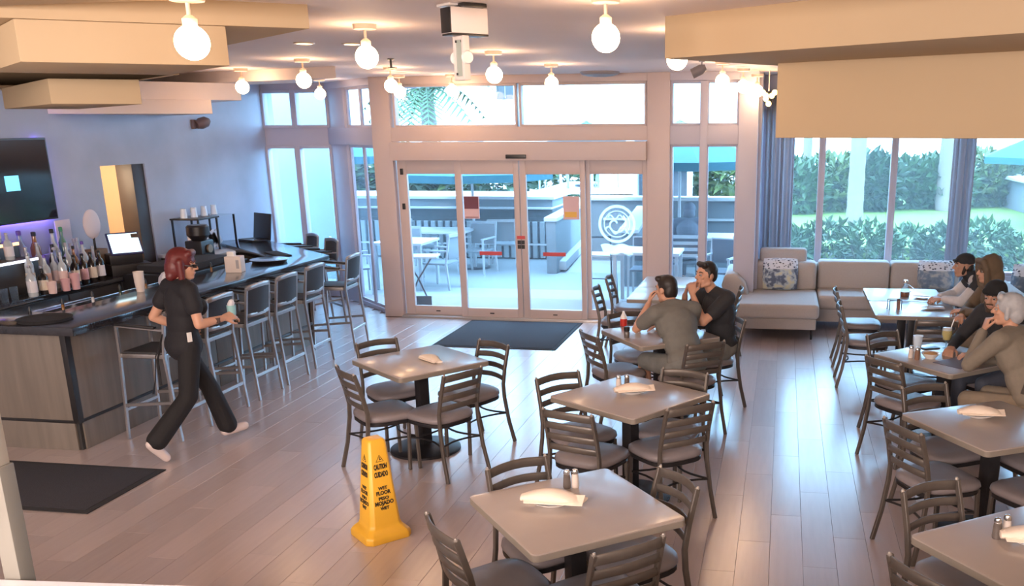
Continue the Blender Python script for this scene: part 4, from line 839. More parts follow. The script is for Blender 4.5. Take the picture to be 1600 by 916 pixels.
# ================================================================ SOFA
def cushion_box(mb, x0, x1, y0, y1, z0, z1): return mb.bx(x0, x1, y0, y1, z0, z1)
t = thing('sectional_sofa', 'greige sectional sofa with a chaise under the garden window', 'sofa', (.6, 12.3, 0))
def sp(name, b, bev=.04, m=SOFA, par=None): 
    o = MB().bx(b[0]-.6, b[1]-.6, b[2]-12.3, b[3]-12.3, b[4], b[5]).build(name, m, par or t, bevel=bev, seg=4, smooth=60); return o
sp('chaise_base', (-.50, .45, 11.42, 12.95, .13, .27), .02); sp('chaise_cushion', (-.52, .48, 11.36, 12.55, .27, .45), .06)
sp('seat_base', (.47, 2.15, 12.12, 12.95, .10, .27), .02); sp('seat_cushion', (.49, 1.32, 12.05, 12.72, .27, .45), .05); sp('seat_cushion', (1.33, 2.15, 12.05, 12.72, .27, .45), .05)
sp('back_cushion', (-.40, .47, 12.52, 12.85, .42, .80), .07); sp('head_rest', (-.28, .34, 12.66, 12.86, .76, .96), .06)
sp('back_cushion', (.49, 1.42, 12.68, 12.98, .42, .80), .06); sp('back_cushion', (1.43, 2.30, 12.68, 12.98, .42, .80), .06)
sp('back_frame', (-.5, 2.3, 12.84, 13.04, .1, .74), .03)
mb = MB(); N = 12
ol = [(-.62-.6, .12), (-.40-.6, .12), (-.38-.6, .42), (-.44-.6, .60), (-.56-.6, .72), (-.70-.6, .70), (-.74-.6, .56), (-.68-.6, .35)]
vs = [(x, 12.0-12.3, z) for x, z in ol]+[(x, 12.98-12.3, z) for x, z in ol]; n = len(ol)
mb.add(vs, [tuple(range(n)), tuple(range(2*n-1, n-1, -1))]+[(i, n+i, n+(i+1) % n, (i+1) % n) for i in range(n)]); bmx = mb.build('arm', SOFA, t, bevel=.04, seg=3, smooth=60)
for x, y in ((-.44, 11.5), (.40, 11.5), (-.44, 12.85), (2.05, 12.2), (2.1, 12.85)): MB().tube([(x-.6, y-12.3, 0), (x-.6, y-12.3, .13)], [.012, .016]).build('leg', IRON, t)
# second sofa along the right edge, mostly hidden by the diners
t = thing('side_sofa', 'pale sofa at the far right behind the hooded diner', 'sofa', (2.9, 11.2, 0)); 
def sq(name, b, bev=.04): return MB().bx(b[0]-2.9, b[1]-2.9, b[2]-11.2, b[3]-11.2, b[4], b[5]).build(name, SOFA, t, bevel=bev, seg=4, smooth=60)
sq('base', (2.38, 3.3, 9.9, 12.2, .1, .28), .03); sq('seat_cushion', (2.52, 3.3, 9.95, 12.1, .28, .46), .05); sq('back', (2.36, 2.56, 9.9, 12.0, .2, .82), .05); sq('arm', (2.36, 3.2, 11.95, 12.2, .2, .66), .06)
for x, y in ((2.42, 9.98), (3.2, 9.98), (2.42, 12.1), (3.2, 12.1)): MB().tube([(x-2.9, y-11.2, 0), (x-2.9, y-11.2, .1)], .016).build('leg', IRON, t)
# patterned cushions
def pillow(label, loc, rz, tilt, sx, sz, mats):
    t = thing('cushion', label, 'cushion', loc, rz)
    mb = MB(); n = 10; vs = []; fs = []
    for s in (-1, 1):
        for i in range(n+1):
            for j in range(n+1):
                u = -1+2*i/n; v = -1+2*j/n; th = .085*((1-u**4)*(1-v**4))**.6
                vs.append((u*sx/2*(1-.05*v*v), s*th, sz/2+v*sz/2*(1-.05*u*u)))
    m_ = (n+1)**2
    for s in (0, 1):
        for i in range(n):
            for j in range(n):
                a = s*m_+i*(n+1)+j; q = (a, a+n+1, a+n+2, a+1); fs.append(q if s == 0 else q[::-1])
    mb.add(vs, fs, Matrix.Rotation(tilt, 4, 'X')); o = mb.build('cover', mats, t, smooth=80)
    return t
def art_mat(name, kind):
    m = bpy.data.materials.new(name); m.use_nodes = True; n = m.node_tree; b = n.nodes['Principled BSDF']; L = n.links.new; b.inputs['Roughness'].default_value = .85
    tc = n.nodes.new('ShaderNodeTexCoord'); sp_ = n.nodes.new('ShaderNodeSeparateXYZ'); L(tc.outputs['Generated'], sp_.inputs[0])
    def ramp(sock, st):
        r = n.nodes.new('ShaderNodeValToRGB'); r.color_ramp.interpolation = 'LINEAR'
        while len(r.color_ramp.elements) < len(st): r.color_ramp.elements.new(.5)
        for e, (p, c) in zip(r.color_ramp.elements, st): e.position = p; e.color = (*c, 1)
        L(sock, r.inputs[0]); return r.outputs[0]
    nz = n.nodes.new('ShaderNodeTexNoise'); nz.inputs['Scale'].default_value = 4.5; nz.inputs['Detail'].default_value = 3; L(tc.outputs['Generated'], nz.inputs['Vector'])
    lower = ramp(nz.outputs['Fac'], [(.0, (.05, .07, .12)), (.42, (.10, .13, .20)), (.52, (.42, .50, .58)), (.62, (.55, .55, .42)), (1, (.6, .66, .72))]) if kind == 0 else ramp(nz.outputs['Fac'], [(.0, (.04, .05, .08)), (.45, (.16, .22, .30)), (.6, (.38, .40, .42)), (1, (.10, .10, .13))])
    vo = n.nodes.new('ShaderNodeTexVoronoi'); vo.inputs['Scale'].default_value = 11; L(tc.outputs['Generated'], vo.inputs['Vector'])
    upper = ramp(vo.outputs['Distance'], [(.0, (.03, .04, .08)), (.30, (.05, .06, .10)), (.38, (.60, .64, .72)), (1, (.66, .70, .78))])
    mt = n.nodes.new('ShaderNodeMath'); mt.operation = 'GREATER_THAN'; mt.inputs[1].default_value = .68; L(sp_.outputs[2], mt.inputs[0])
    mx = n.nodes.new('ShaderNodeMix'); mx.data_type = 'RGBA'; L(mt.outputs[0], mx.inputs['Factor']); L(lower, mx.inputs['A']); L(upper, mx.inputs['B']); L(mx.outputs['Result'], b.inputs['Base Color'])
    MATS[name] = m; return m
A0 = art_mat('beach_print', 0); A1 = art_mat('grey_blue_print', 1)
pillow('square cushion with a beach print and patterned top band on the chaise', (0.0, 12.40, .455), 0, -.28, .46, .42, A0)
pillow('grey blue printed cushion at the right end of the sofa', (1.98, 12.55, .455), -.1, -.28, .46, .40, A1)
pillow('grey blue printed cushion at the picture edge on the side sofa', (3.0, 11.80, .465), -.35, -.28, .56, .46, A1)
# ================================================================ PEOPLE
SKIN = mat('skin', (.56, .30, .20), .5, noise=(12, .06)); SKIN2 = mat('skin_tan', (.46, .25, .17), .5, noise=(12, .06))
def fuse(mb, name, voxel, m, parent, it=5):
    me = bpy.data.meshes.new('raw'); me.from_pydata(mb.v, [], mb.f); me.update()
    o = bpy.data.objects.new('raw', me); COL.objects.link(o)
    r = o.modifiers.new('r', 'REMESH'); r.mode = 'VOXEL'; r.voxel_size = voxel; r.use_smooth_shade = True
    if it: s = o.modifiers.new('s', 'SMOOTH'); s.factor = .5; s.iterations = it
    dg = bpy.context.evaluated_depsgraph_get()
    me2 = bpy.data.meshes.new_from_object(o.evaluated_get(dg)); bpy.data.objects.remove(o); bpy.data.meshes.remove(me)
    me2.name = name; me2.materials.clear(); me2.materials.append(m); me2.shade_smooth()
    q = bpy.data.objects.new(name, me2); COL.objects.link(q); q.parent = parent
    return q
def hand(mb, w, d, n, side, curl=.5, thumb=1.0, flat=False):
    # w wrist, d finger direction, n palm normal (the side fingers curl to), side: +1 thumb along d x n
    d = V(d).normalized(); n = V(n); n = (n-d*n.dot(d)).normalized(); l = d.cross(n)*side
    for k in range(4):
        o = (1.5-k)*.021
        kn = w+d*.085+l*o*1.0; mb.cap(w+d*.012+l*o*.55, kn, .016, .0125, 8)
        ln = (.036, .042, .039, .030)[k]; a = curl*(.9+.1*k)
        d1 = (d*math.cos(a)+n*math.sin(a)); d2 = (d*math.cos(2*a)+n*math.sin(2*a)); d3 = (d*math.cos(2.7*a)+n*math.sin(2.7*a))
        sp = l*((1.5-k)*.004)
        p1 = kn+d1*ln+sp; p2 = p1+d2*ln*.75+sp*.5; p3 = p2+d3*ln*.6
        mb.cap(kn, p1, .0105, .0095, 8); mb.cap(p1, p2, .0095, .0088, 8); mb.cap(p2, p3, .0088, .0075, 8)
    t0 = w+d*.025+l*.026+n*.006; t1 = t0+(d*.6+l*.65+n*.25).normalized()*.040; t2 = t1+(d*.85+l*.2+n*.45).normalized()*.032; t3 = t2+(d*.9+n*.4).normalized()*.022
    mb.cap(w+d*.01+l*.01, t0, .017, .015, 8); mb.cap(t0, t1, .014, .012, 8); mb.cap(t1, t2, .0115, .010, 8); mb.cap(t2, t3, .010, .008, 8)
def head_frame(yaw, pitch, roll=0):
    M = Matrix.Rotation(yaw, 3, 'Z') @ Matrix.Rotation(pitch, 3, 'X') @ Matrix.Rotation(roll, 3, 'Y')
    return M @ V((1, 0, 0)), M @ V((0, 1, 0)), M @ V((0, 0, 1))
def add_head(mb, h, fr):
    r, f, u = fr
    def P(a, b, c): return h+r*a+f*b+u*c
    def E(c, a, b, d): mb.ell(P(*c), (r*a, f*b, u*d), 16, 11)
    E((0, -.012, .022), .074, .094, .094); E((0, .022, -.040), .058, .068, .068); mb.cap(P(0, .05, -.092), P(0, .066, -.088), .026, .022)
    mb.cap(P(-.045, .0, -.07), P(-.02, .055, -.09), .026, .022); mb.cap(P(.045, .0, -.07), P(.02, .055, -.09), .026, .022)
    mb.cap(P(-.036, .066, .028), P(.036, .066, .028), .016); E((.034, .062, -.018), .022, .018, .018); E((-.034, .062, -.018), .022, .018, .018)
    mb.cap(P(0, .082, .018), P(0, .106, -.018), .009, .013); mb.cap(P(-.012, .094, -.022), P(.012, .094, -.022), .009)
    mb.cap(P(-.018, .083, -.052), P(.018, .083, -.052), .0085); mb.cap(P(-.016, .081, -.063), P(.016, .081, -.063), .009)
    for s in (-1, 1): mb.ell(P(s*.077, -.008, -.004), (r*.010+f*-.006, f*.020, u*.031), 10, 7)
def person(label, loc, rz, J, sty):
    t = thing('person', label, 'person', loc, rz)
    g = lambda k: V(J[k])
    h = g('head'); fr = head_frame(J.get('yaw', 0), J.get('pitch', 0), J.get('roll', 0)); r, f, u = fr
    wd = sty.get('w', 1.0); skin = sty.get('skin', SKIN)
    neck, chest, pel = g('neck'), g('chest'), g('pelvis')
    up = (neck-pel).normalized(); right = (g('shR')-g('shL')).normalized(); fwd = up.cross(right).normalized()
    hright = (g('hipR')-g('hipL')).normalized()
    def torso(mb, e):
        mb.ell(pel, (hright*(.155*wd+e), fwd*(.115*wd+e), up*(.13+e)), 16, 11)
        mid = pel.lerp(chest, .5); mb.ell(mid, (right*(.140*wd+e), fwd*(.105*wd+e), up*(.17+e)), 16, 11)
        mb.ell(chest, (right*(.165*wd+e), fwd*(.118*wd+e), up*(.17+e)), 16, 11)
        mb.cap(g('shL')-right*-.02, g('shR')-right*.02, .062+e, None)
        for s in ('L', 'R'):
            mb.cap(neck-up*.02, g('sh'+s), .045+e, .050+e)
        if sty.get('bust'):
            for s in (-1, 1): mb.ell(chest+right*s*.075+fwd*.085-up*.03, (right*(.062+e), fwd*(.06+e), up*(.062+e)))
    mb = MB(); add_head(mb, h, fr); mb.cap(neck-up*.02, h-u*.055-f*.012, .056, .050); torso(mb, 0)
    for s in ('L', 'R'):
        sh, el, wr = g('sh'+s), g('el'+s), g('wr'+s)
        mb.cap(sh, el, .049*wd, .037); mb.cap(el, el.lerp(wr, .3), .037, .038); mb.cap(el.lerp(wr, .3), wr, .038, .025)
        hd = J.get('hand'+s, {}); d = V(hd.get('d', (wr-el))); hand(mb, wr, d, hd.get('n', (0, 0, -1)), hd.get('s', 1), hd.get('curl', .45))
        hp, kn, an = g('hip'+s), g('kn'+s), g('an'+s)
        mb.cap(hp, kn, .080*wd, .054); mb.cap(kn, kn.lerp(an, .3), .052, .054); mb.cap(kn.lerp(an, .3), an, .054, .036)
        mb.cap(an, g('toe'+s), .036, .024); hl = an-(g('toe'+s)-an).normalized()*.03; mb.cap(an, hl, .036, .03)
    body = fuse(mb, 'body', .0065, skin, t, 3)
    # eyes
    for s in (-1, 1):
        e = MB().sph(h+r*s*.032+f*.0745+u*.006, .0118, 10, 8).build('eye', mat('eye_white', (.34, .30, .28), .4, noise=(9, .02)), body)
        MB().sph(h+r*s*.032+f*.083+u*.006, .0065, 8, 6).build('iris', mat('iris', (.03, .02, .015), .2, noise=(9, .1)), e)
        MB().tube([h+r*s*.016+f*.085+u*.030, h+r*s*.034+f*.084+u*.036, h+r*s*.052+f*.070+u*.030], .0045, 6).build('eyebrow', sty['hairm'], body)
    MB().tube([h-r*.02+f*.0885-u*.057, h+f*.0935-u*.056, h+r*.02+f*.0885-u*.057], .0035, 6).build('lips', mat('lips', (.42, .16, .13), .5, noise=(9, .05)), body)
    # shirt
    mb = MB(); torso(mb, .016)
    slv = sty.get('sleeve', .55)
    for s in ('L', 'R'):
        sh, el, wr = g('sh'+s), g('el'+s), g('wr'+s)
        if slv <= 1: mb.cap(sh, sh.lerp(el, slv), .049*wd+.020, .049+.018)
        else: mb.cap(sh, el, .049*wd+.020, .037+.018); mb.cap(el, el.lerp(wr, .93), .055, .040)
    if sty.get('hem'): mb.ell(pel+up*-.03, (hright*(.155*wd+.028), fwd*(.115*wd+.03), up*.14), 16, 11)
    sht = fuse(mb, sty.get('shirt_name', 'shirt'), .010, sty['shirt'], t, 5)
    # trousers
    mb = MB(); mb.ell(pel-up*.03, (hright*(.160*wd+.014), fwd*(.118*wd+.014), up*.12), 16, 11); leg = sty.get('leg', .93); fl = sty.get('flare', 0)
    for s in ('L', 'R'):
        hp, kn, an = g('hip'+s), g('kn'+s), g('an'+s)
        mb.cap(pel.lerp(hp, .6), hp, .10*wd, .098*wd)
        if leg < .5: mb.cap(hp, hp.lerp(kn, leg*2), .096*wd, .082)
        else:
            mb.cap(hp, kn, .096*wd, .068+fl*.15); e_ = kn.lerp(an, (leg-.5)*2); mb.cap(kn, e_, .068+fl*.15, .052+fl)
    fuse(mb, sty.get('trousers_name', 'trousers'), .010, sty['trousers'], t, 4)
    for s in ('L', 'R'):
        an, to = g('an'+s), g('toe'+s); d = (to-an); dn = V((d.x, d.y, 0)).normalized(); sole = (an*.0+V((0, 0, 0)))
        mb = MB(); hl = an-(to-an).normalized()*.035+V((0, 0, -.02)); mb.cap(hl, to+V((0, 0, .005)), .042, .034); mb.cap(an+V((0, 0, -.015)), to, .044, .034)
        fuse(mb, 'shoe', .008, sty.get('shoe', BLACK), t, 3)
    return t, h, fr, g
def hairmesh(t, h, fr, parts, m, name='hair', voxel=.008, it=3):
    r, f, u = fr; mb = MB()
    for p in parts:
        if p[0] == 'e': c, a = p[1], p[2]; mb.ell(h+r*c[0]+f*c[1]+u*c[2], (r*a[0], f*a[1], u*a[2]), 16, 11)
        else: a, b = p[1], p[2]; mb.cap(h+r*a[0]+f*a[1]+u*a[2], h+r*b[0]+f*b[1]+u*b[2], p[3], p[4])
    return fuse(mb, name, voxel, m, t, it)
def tint(n, c, r=.8, nz=(25, .12)): return mat(n, c, r, noise=nz, bump=(70, .15))
SHORTCUT = [('e', (0, -.022, .042), (.080, .094, .086)), ('e', (0, -.058, .0), (.068, .055, .075)), ('c', (-.05, .045, .098), (.05, .045, .098), .026, .026), ('c', (-.073, .0, .03), (-.073, .012, -.015), .014, .008), ('c', (.073, .0, .03), (.073, .012, -.015), .014, .008)]

# 1 --- the waitress walking along the bar
BLK1 = tint('black_uniform_cloth', (.011, .010, .014)); BLK2 = tint('black_trouser_cloth', (.008, .007, .009)); REDH = tint('dark_red_hair', (.115, .016, .016), .45, (30, .3))
J = dict(pelvis=(0, 0, .93), chest=(0, .03, 1.23), neck=(0, .04, 1.40), head=(0, .075, 1.525), yaw=-.75, pitch=-.14, shL=(-.165, .02, 1.345), shR=(.165, .02, 1.345), elR=(.25, .02, 1.085), wrR=(.22, .24, 1.10), elL=(-.27, -.09, 1.10), wrL=(-.20, .10, .99),
         hipL=(-.085, .0, .89), hipR=(.085, 0, .89), knL=(-.08, .20, .49), anL=(-.075, .32, .10), toeL=(-.075, .46, .085), knR=(.085, -.06, .49), anR=(.085, -.38, .17), toeR=(.09, -.30, .045),
         handR=dict(d=(-.15, 1, .10), n=(-.6, 0, -.6), s=-1, curl=.55), handL=dict(n=(.8, .2, 0), s=1, curl=.6))
wt, h, fr, g = person('person with a dark red bob and black uniform walking along the bar', (-4.66, 6.62, 0), math.radians(-30), J, dict(shirt=BLK1, trousers=BLK2, hairm=REDH, bust=1, flare=.030, leg=.95, hem=1, sleeve=.5, w=.93, shirt_name='black_tunic', shoe=mat('pale_shoe', (.62, .52, .50), .5, noise=(9, .05))))
hairmesh(wt, h, fr, [('e', (0, -.022, .035), (.096, .108, .104)), ('e', (0, -.055, -.03), (.100, .080, .110)), ('c', (-.084, .0, .03), (-.086, .022, -.10), .030, .026), ('c', (.084, .0, .03), (.086, .022, -.10), .030, .026), ('c', (-.04, .055, .098), (.04, .055, .098), .030, .030), ('c', (-.055, -.07, -.09), (.055, -.07, -.09), .042, .042)], REDH, 'bobbed_hair')
r, f, u = fr
mg = MB().tube([h+r*-.066+f*.070+u*.006, h+f*.106+u*.010, h+r*.066+f*.070+u*.006], .006, 6); mg.box(h+r*.034+f*.098+u*.004, (.034, .016, .026)); mg.tube([h+r*.066+f*.07+u*.006, h+r*.080-f*.01+u*.008], .005, 6); mg.build('dark_glasses', BLACK, wt)
MB().box((.173, -.03, .985), (.012, .035, .075)).build('white_badge', WHITE, wt, bevel=.002)
MB().sweep([(-.13, -.10, .98), (-.17, -.16, .80), (-.16, -.19, .62), (-.19, -.21, .50)], .022, .006).build('apron_tie', BLK2, wt); MB().sweep([(-.11, -.11, .98), (-.12, -.17, .78), (-.10, -.18, .58)], .022, .006).build('apron_tie', BLK2, wt)
MB().tube([(.165+.028*math.cos(a), .13, 1.10) for a in ()] or [(.235, .17, 1.075), (.235, .171, 1.115)], .030, 12).build('wrist_band', tint('dark_band', (.1, .06, .05)), wt)
M3 = rotz(math.radians(-30))
p = V((-4.66, 6.62, 0))+(M3 @ V((.175, .335, 1.115)))
c = thing('order_tumbler', 'pale teal tumbler with a white napkin held by the waitress', 'cup', p); MB().lathe([(.028, -.05), (.036, .07), (.034, .07), (.026, -.045)], 16).build('cup_wall', mat('teal_plastic', (.30, .55, .56), .3, noise=(9, .06)), c); MB().ell((0, 0, .07), ((.03, 0, 0), (0, .03, 0), (.01, 0, .05)), 8, 5).build('napkin_twist', LW, c, smooth=0)

# seated pose: origin at the chair, facing +Y, seat top .48
def seated(lean=.10, **k):
    d = dict(pelvis=(0, -.06, .60), chest=(0, lean-.02, .92), neck=(0, lean+.06, 1.10), head=(0, lean+.13, 1.225), shL=(-.19, lean+.02, 1.045), shR=(.19, lean+.02, 1.045),
             elL=(-.24, lean+.22, .83), wrL=(-.12, lean+.42, .80), elR=(.24, lean+.22, .83), wrR=(.12, lean+.42, .80),
             hipL=(-.095, -.02, .555), hipR=(.095, -.02, .555), knL=(-.13, .40, .535), knR=(.13, .40, .535), anL=(-.13, .36, .10), anR=(.13, .36, .10), toeL=(-.14, .50, .045), toeR=(.14, .50, .045))
    d.update(k); return d
DARKH = tint('dark_brown_hair', (.018, .012, .010), .5, (30, .3)); DENIM = tint('blue_grey_trousers', (.07, .08, .11)); KHAKI = tint('khaki_trousers', (.30, .24, .18)); CAMO = tint('grey_camo_shorts', (.16, .16, .15), .8, (10, .45))
GREYT = tint('grey_tshirt_cloth', (.155, .150, .135)); BLKT = tint('black_tshirt_cloth', (.022, .022, .026))
# 2 --- man in grey
J = seated(.16, yaw=.35, pitch=-.12, head=(-.02, .27, 1.175), neck=(-.01, .19, 1.07), shL=(-.19, .15, 1.0), shR=(.19, .15, 1.0), chest=(0, .12, .89), elL=(-.27, .36, .83), wrL=(-.10, .44, 1.03), elR=(.27, .32, .83), wrR=(.08, .46, .81), knL=(-.20, .36, .54), knR=(.16, .38, .54), handL=dict(d=(.35, .05, 1), n=(.8, -.5, .1), s=-1, curl=.7), handR=dict(d=(-1, .3, 0), n=(0, 0, -1), s=1, curl=.3))
t, h, fr, g = person('person in a grey t-shirt with dark hair, back to us, elbows on the table', (-.80, 7.86, 0), facing(-.59, .81), J, dict(shirt=GREYT, trousers=CAMO, trousers_name='shorts', leg=.45, hairm=DARKH, w=1.10, sleeve=.62, skin=SKIN))
hairmesh(t, h, fr, SHORTCUT+[('e', (0, -.05, -.02), (.074, .055, .075))], DARKH)
# 3 --- man in black
J = seated(.10, yaw=.05, pitch=.02, head=(0, .11, 1.245), neck=(0, .04, 1.11), shL=(-.19, -.01, 1.05), shR=(.19, -.01, 1.05), chest=(0, -.03, .91), elL=(-.21, .25, .86), wrL=(-.06, .28, 1.09), elR=(.22, .22, .84), wrR=(.06, .29, 1.07), handL=dict(d=(.35, -.10, 1), n=(.6, -.6, 0), s=-1, curl=.8), handR=dict(d=(-.4, -.05, 1), n=(-.5, -.7, 0), s=1, curl=.8))
t, h, fr, g = person('person in a black t-shirt with dark hair, hands to mouth, side on', (-.57, 8.52, 0), facing(-.81, -.55), J, dict(shirt=BLKT, trousers=CAMO, trousers_name='shorts', leg=.46, hairm=DARKH, w=1.08, sleeve=.6, skin=SKIN))
hairmesh(t, h, fr, SHORTCUT, DARKH)
# 4 --- grey haired diner
BEIGE = tint('beige_sweatshirt_cloth', (.22, .185, .145)); GREYH = tint('grey_hair', (.42, .42, .44), .6, (30, .2))
J = seated(.12, yaw=.55, pitch=-.02, head=(0, .22, 1.235), elL=(-.23, .34, .83), wrL=(-.08, .35, 1.07), elR=(.22, .28, .82), wrR=(.05, .44, .81), handL=dict(d=(.3, -.12, 1), n=(.7, -.6, 0), s=-1, curl=.9), handR=dict(d=(-1, .2, 0), n=(0, 0, -1), s=1, curl=.4))
t, h, fr, g = person('person with grey hair in a beige long sleeved top, hand at the chin', (1.80, 6.98, 0), facing(-.68, .73), J, dict(shirt=BEIGE, trousers=KHAKI, hairm=GREYH, sleeve=2, w=1.05, skin=SKIN))
hairmesh(t, h, fr, [('e', (0, -.022, .040), (.090, .104, .094)), ('e', (0, -.062, -.02), (.082, .062, .085)), ('c', (-.05, .05, .098), (.05, .05, .098), .030, .030), ('c', (-.078, -.005, .03), (-.076, .0, -.05), .022, .018), ('c', (.078, -.005, .03), (.076, .0, -.05), .022, .018)], GREYH)
wr = g('wrL'); MB().tube([wr+V((0, 0, -.045)), wr+V((.003, 0, -.020))], .036, 14).build('watch_band', BLACK, t)
# 5 --- beanie and beard
J = seated(.10, yaw=.30, pitch=-.18, head=(0, .22, 1.21))
t, h, fr, g = person('person with a beard in a black beanie and black jacket', (1.88, 7.98, 0), facing(-.80, -.60), J, dict(shirt=BLKT, trousers=DENIM, hairm=DARKH, sleeve=2, w=1.05, shirt_name='jacket', skin=SKIN2))
hairmesh(t, h, fr, [('e', (0, -.016, .052), (.088, .104, .082)), ('e', (0, -.055, .03), (.080, .062, .060)), ('c', (-.05, .055, .055), (.05, .055, .055), .028, .028)], tint('black_knit', (.012, .012, .014), .9), 'beanie')
hairmesh(t, h, fr, [('c', (-.052, .03, -.055), (-.02, .065, -.095), .022, .022), ('c', (.052, .03, -.055), (.02, .065, -.095), .022, .022), ('c', (-.02, .075, -.095), (.02, .075, -.095), .021, .021), ('c', (-.025, .089, -.040), (.025, .089, -.040), .0075, .0075)], tint('brown_beard', (.06, .035, .022)), 'beard', .006, 2)
# 6 --- brown hood
HOOD = tint('brown_hoodie_cloth', (.125, .085, .052)); TAUPE = tint('taupe_sleeve', (.45, .40, .36))
J = seated(.08, yaw=.20, pitch=-.10, head=(0, .16, 1.22), elL=(-.23, .24, .84), wrL=(.08, .34, .82), elR=(.23, .24, .84), wrR=(-.06, .38, .80))
t, h, fr, g = person('person in a brown hooded sweatshirt with folded arms by the joined tables', (2.08, 9.22, 0), facing(-1, -.05), J, dict(shirt=HOOD, trousers=KHAKI, hairm=DARKH, sleeve=2, w=1.02, shirt_name='hoodie', skin=SKIN))
hairmesh(t, h, fr, [('e', (0, -.022, .034), (.106, .116, .118)), ('c', (0, -.06, .10), (0, -.10, .10), .06, .03), ('e', (0, -.055, -.07), (.105, .095, .11)), ('c', (-.06, .075, .100), (.06, .075, .100), .028, .028), ('c', (-.060, .075, .100), (-.096, .062, .02), .026, .026), ('c', (.060, .075, .100), (.096, .062, .02), .026, .026), ('c', (-.096, .062, .02), (-.070, .045, -.135), .026, .030), ('c', (.096, .062, .02), (.070, .045, -.135), .026, .030), ('c', (-.07, .03, -.15), (.07, .03, -.15), .036, .036)], HOOD, 'hood', .010, 5)
# 7 --- cap and two-tone jacket
J = seated(.20, yaw=.1, pitch=-.05, head=(0, .34, 1.15), neck=(0, .26, 1.04), shL=(-.19, .20, 1.0), shR=(.19, .20, 1.0), chest=(0, .12, .88), elL=(-.25, .38, .82), wrL=(-.05, .52, .81), elR=(.25, .36, .82), wrR=(.08, .54, .81))
JKT = tint('white_jacket_cloth', (.55, .52, .52)); t, h, fr, g = person('person leaning over the far joined table in a dark cap and pale jacket', (2.18, 10.0, 0), facing(-1, 0), J, dict(shirt=JKT, trousers=DENIM, hairm=DARKH, sleeve=2, w=1.0, shirt_name='jacket', skin=SKIN2))
hairmesh(t, h, fr, [('e', (0, -.018, .055), (.084, .100, .075)), ('c', (-.035, .09, .055), (.035, .09, .055), .016, .016), ('c', (-.03, .13, .045), (.03, .13, .045), .010, .010)], BLKT, 'cap')
hairmesh(t, h, fr, [('e', (0, -.05, -.02), (.074, .055, .07)), ('c', (-.07, 0, .0), (-.055, .02, -.07), .018, .018), ('c', (.07, 0, .0), (.055, .02, -.07), .018, .018)], DARKH)
mb = MB(); mb.cap(g('shL')+V((.01, 0, .02)), g('shR')+V((-.01, 0, .02)), .075, .075); mb.cap(g('neck'), g('neck')+V((0, .03, .03)), .075, .07); mb.cap(g('shL'), g('shL').lerp(g('elL'), .35), .075, .068); mb.cap(g('shR'), g('shR').lerp(g('elR'), .35), .075, .068)
fuse(mb, 'black_yoke', .010, BLKT, t, 3)
# 8 --- seated outside
J = seated(.04, yaw=0, pitch=-.25)
t, h, fr, g = person('person in dark grey hooded top seated outside with their back to the glass', (-1.50, 15.3, -.02), facing(.05, 1), J, dict(shirt=tint('slate_hoodie_cloth', (.09, .10, .13)), trousers=DENIM, hairm=DARKH, sleeve=2, w=1.1, shirt_name='hoodie'))
hairmesh(t, h, fr, [('e', (0, -.022, .030), (.098, .108, .104)), ('e', (0, -.05, -.06), (.10, .085, .10))], tint('slate_hoodie_cloth', (.09, .10, .13)), 'hood')
# ================================================================ OUTDOORS
PAVE = mat('lit_tone_patio_concrete', (0.347, 0.361, 0.376), .7, noise=(1.5, .06)); PAVE2 = mat('shade_tone_patio_concrete', (0.246, 0.26, 0.275), .75, noise=(1.5, .08)); OUTWHITE = mat('outdoor_white_paint', (0.551, 0.566, 0.581), .6, noise=(4, .04)); BLUEGREY = mat('blue_grey_render', (0.177, 0.197, 0.218), .75, noise=(3, .06)); DARKPAINT = mat('dark_slate_paint', (0.078, 0.085, 0.098), .7, noise=(4, .08))
struct(MB().bx(-16, -.42, 12.42, 14.75, -.3, -.02), 'trim_2', PAVE, smooth=0); struct(MB().bx(-16, -.42, 14.75, 19.0, -.3, -.02), 'trim_3', PAVE2, smooth=0)  # bright strip by the door and shade beyond are painted as two paving tones
struct(MB().bx(-40, 40, 19.0, 60, -.6, -.05).bx(-.42, 40, 13.5, 19, -.6, -.05).bx(-40, -16, 12, 19, -.6, -.05), 'trim_4', mat('bare_ground', (.25, .22, .16), .9, noise=(1, .2)), smooth=0)
# blank outside wall seen through the far-left bay
struct(MB().bx(-11.0, -7.65, 15.4, 15.6, -.1, 4.2), 'wall_outside', mat('pale_blue_render', (0.275, 0.35, 0.388), .8, noise=(2, .05)), smooth=0)
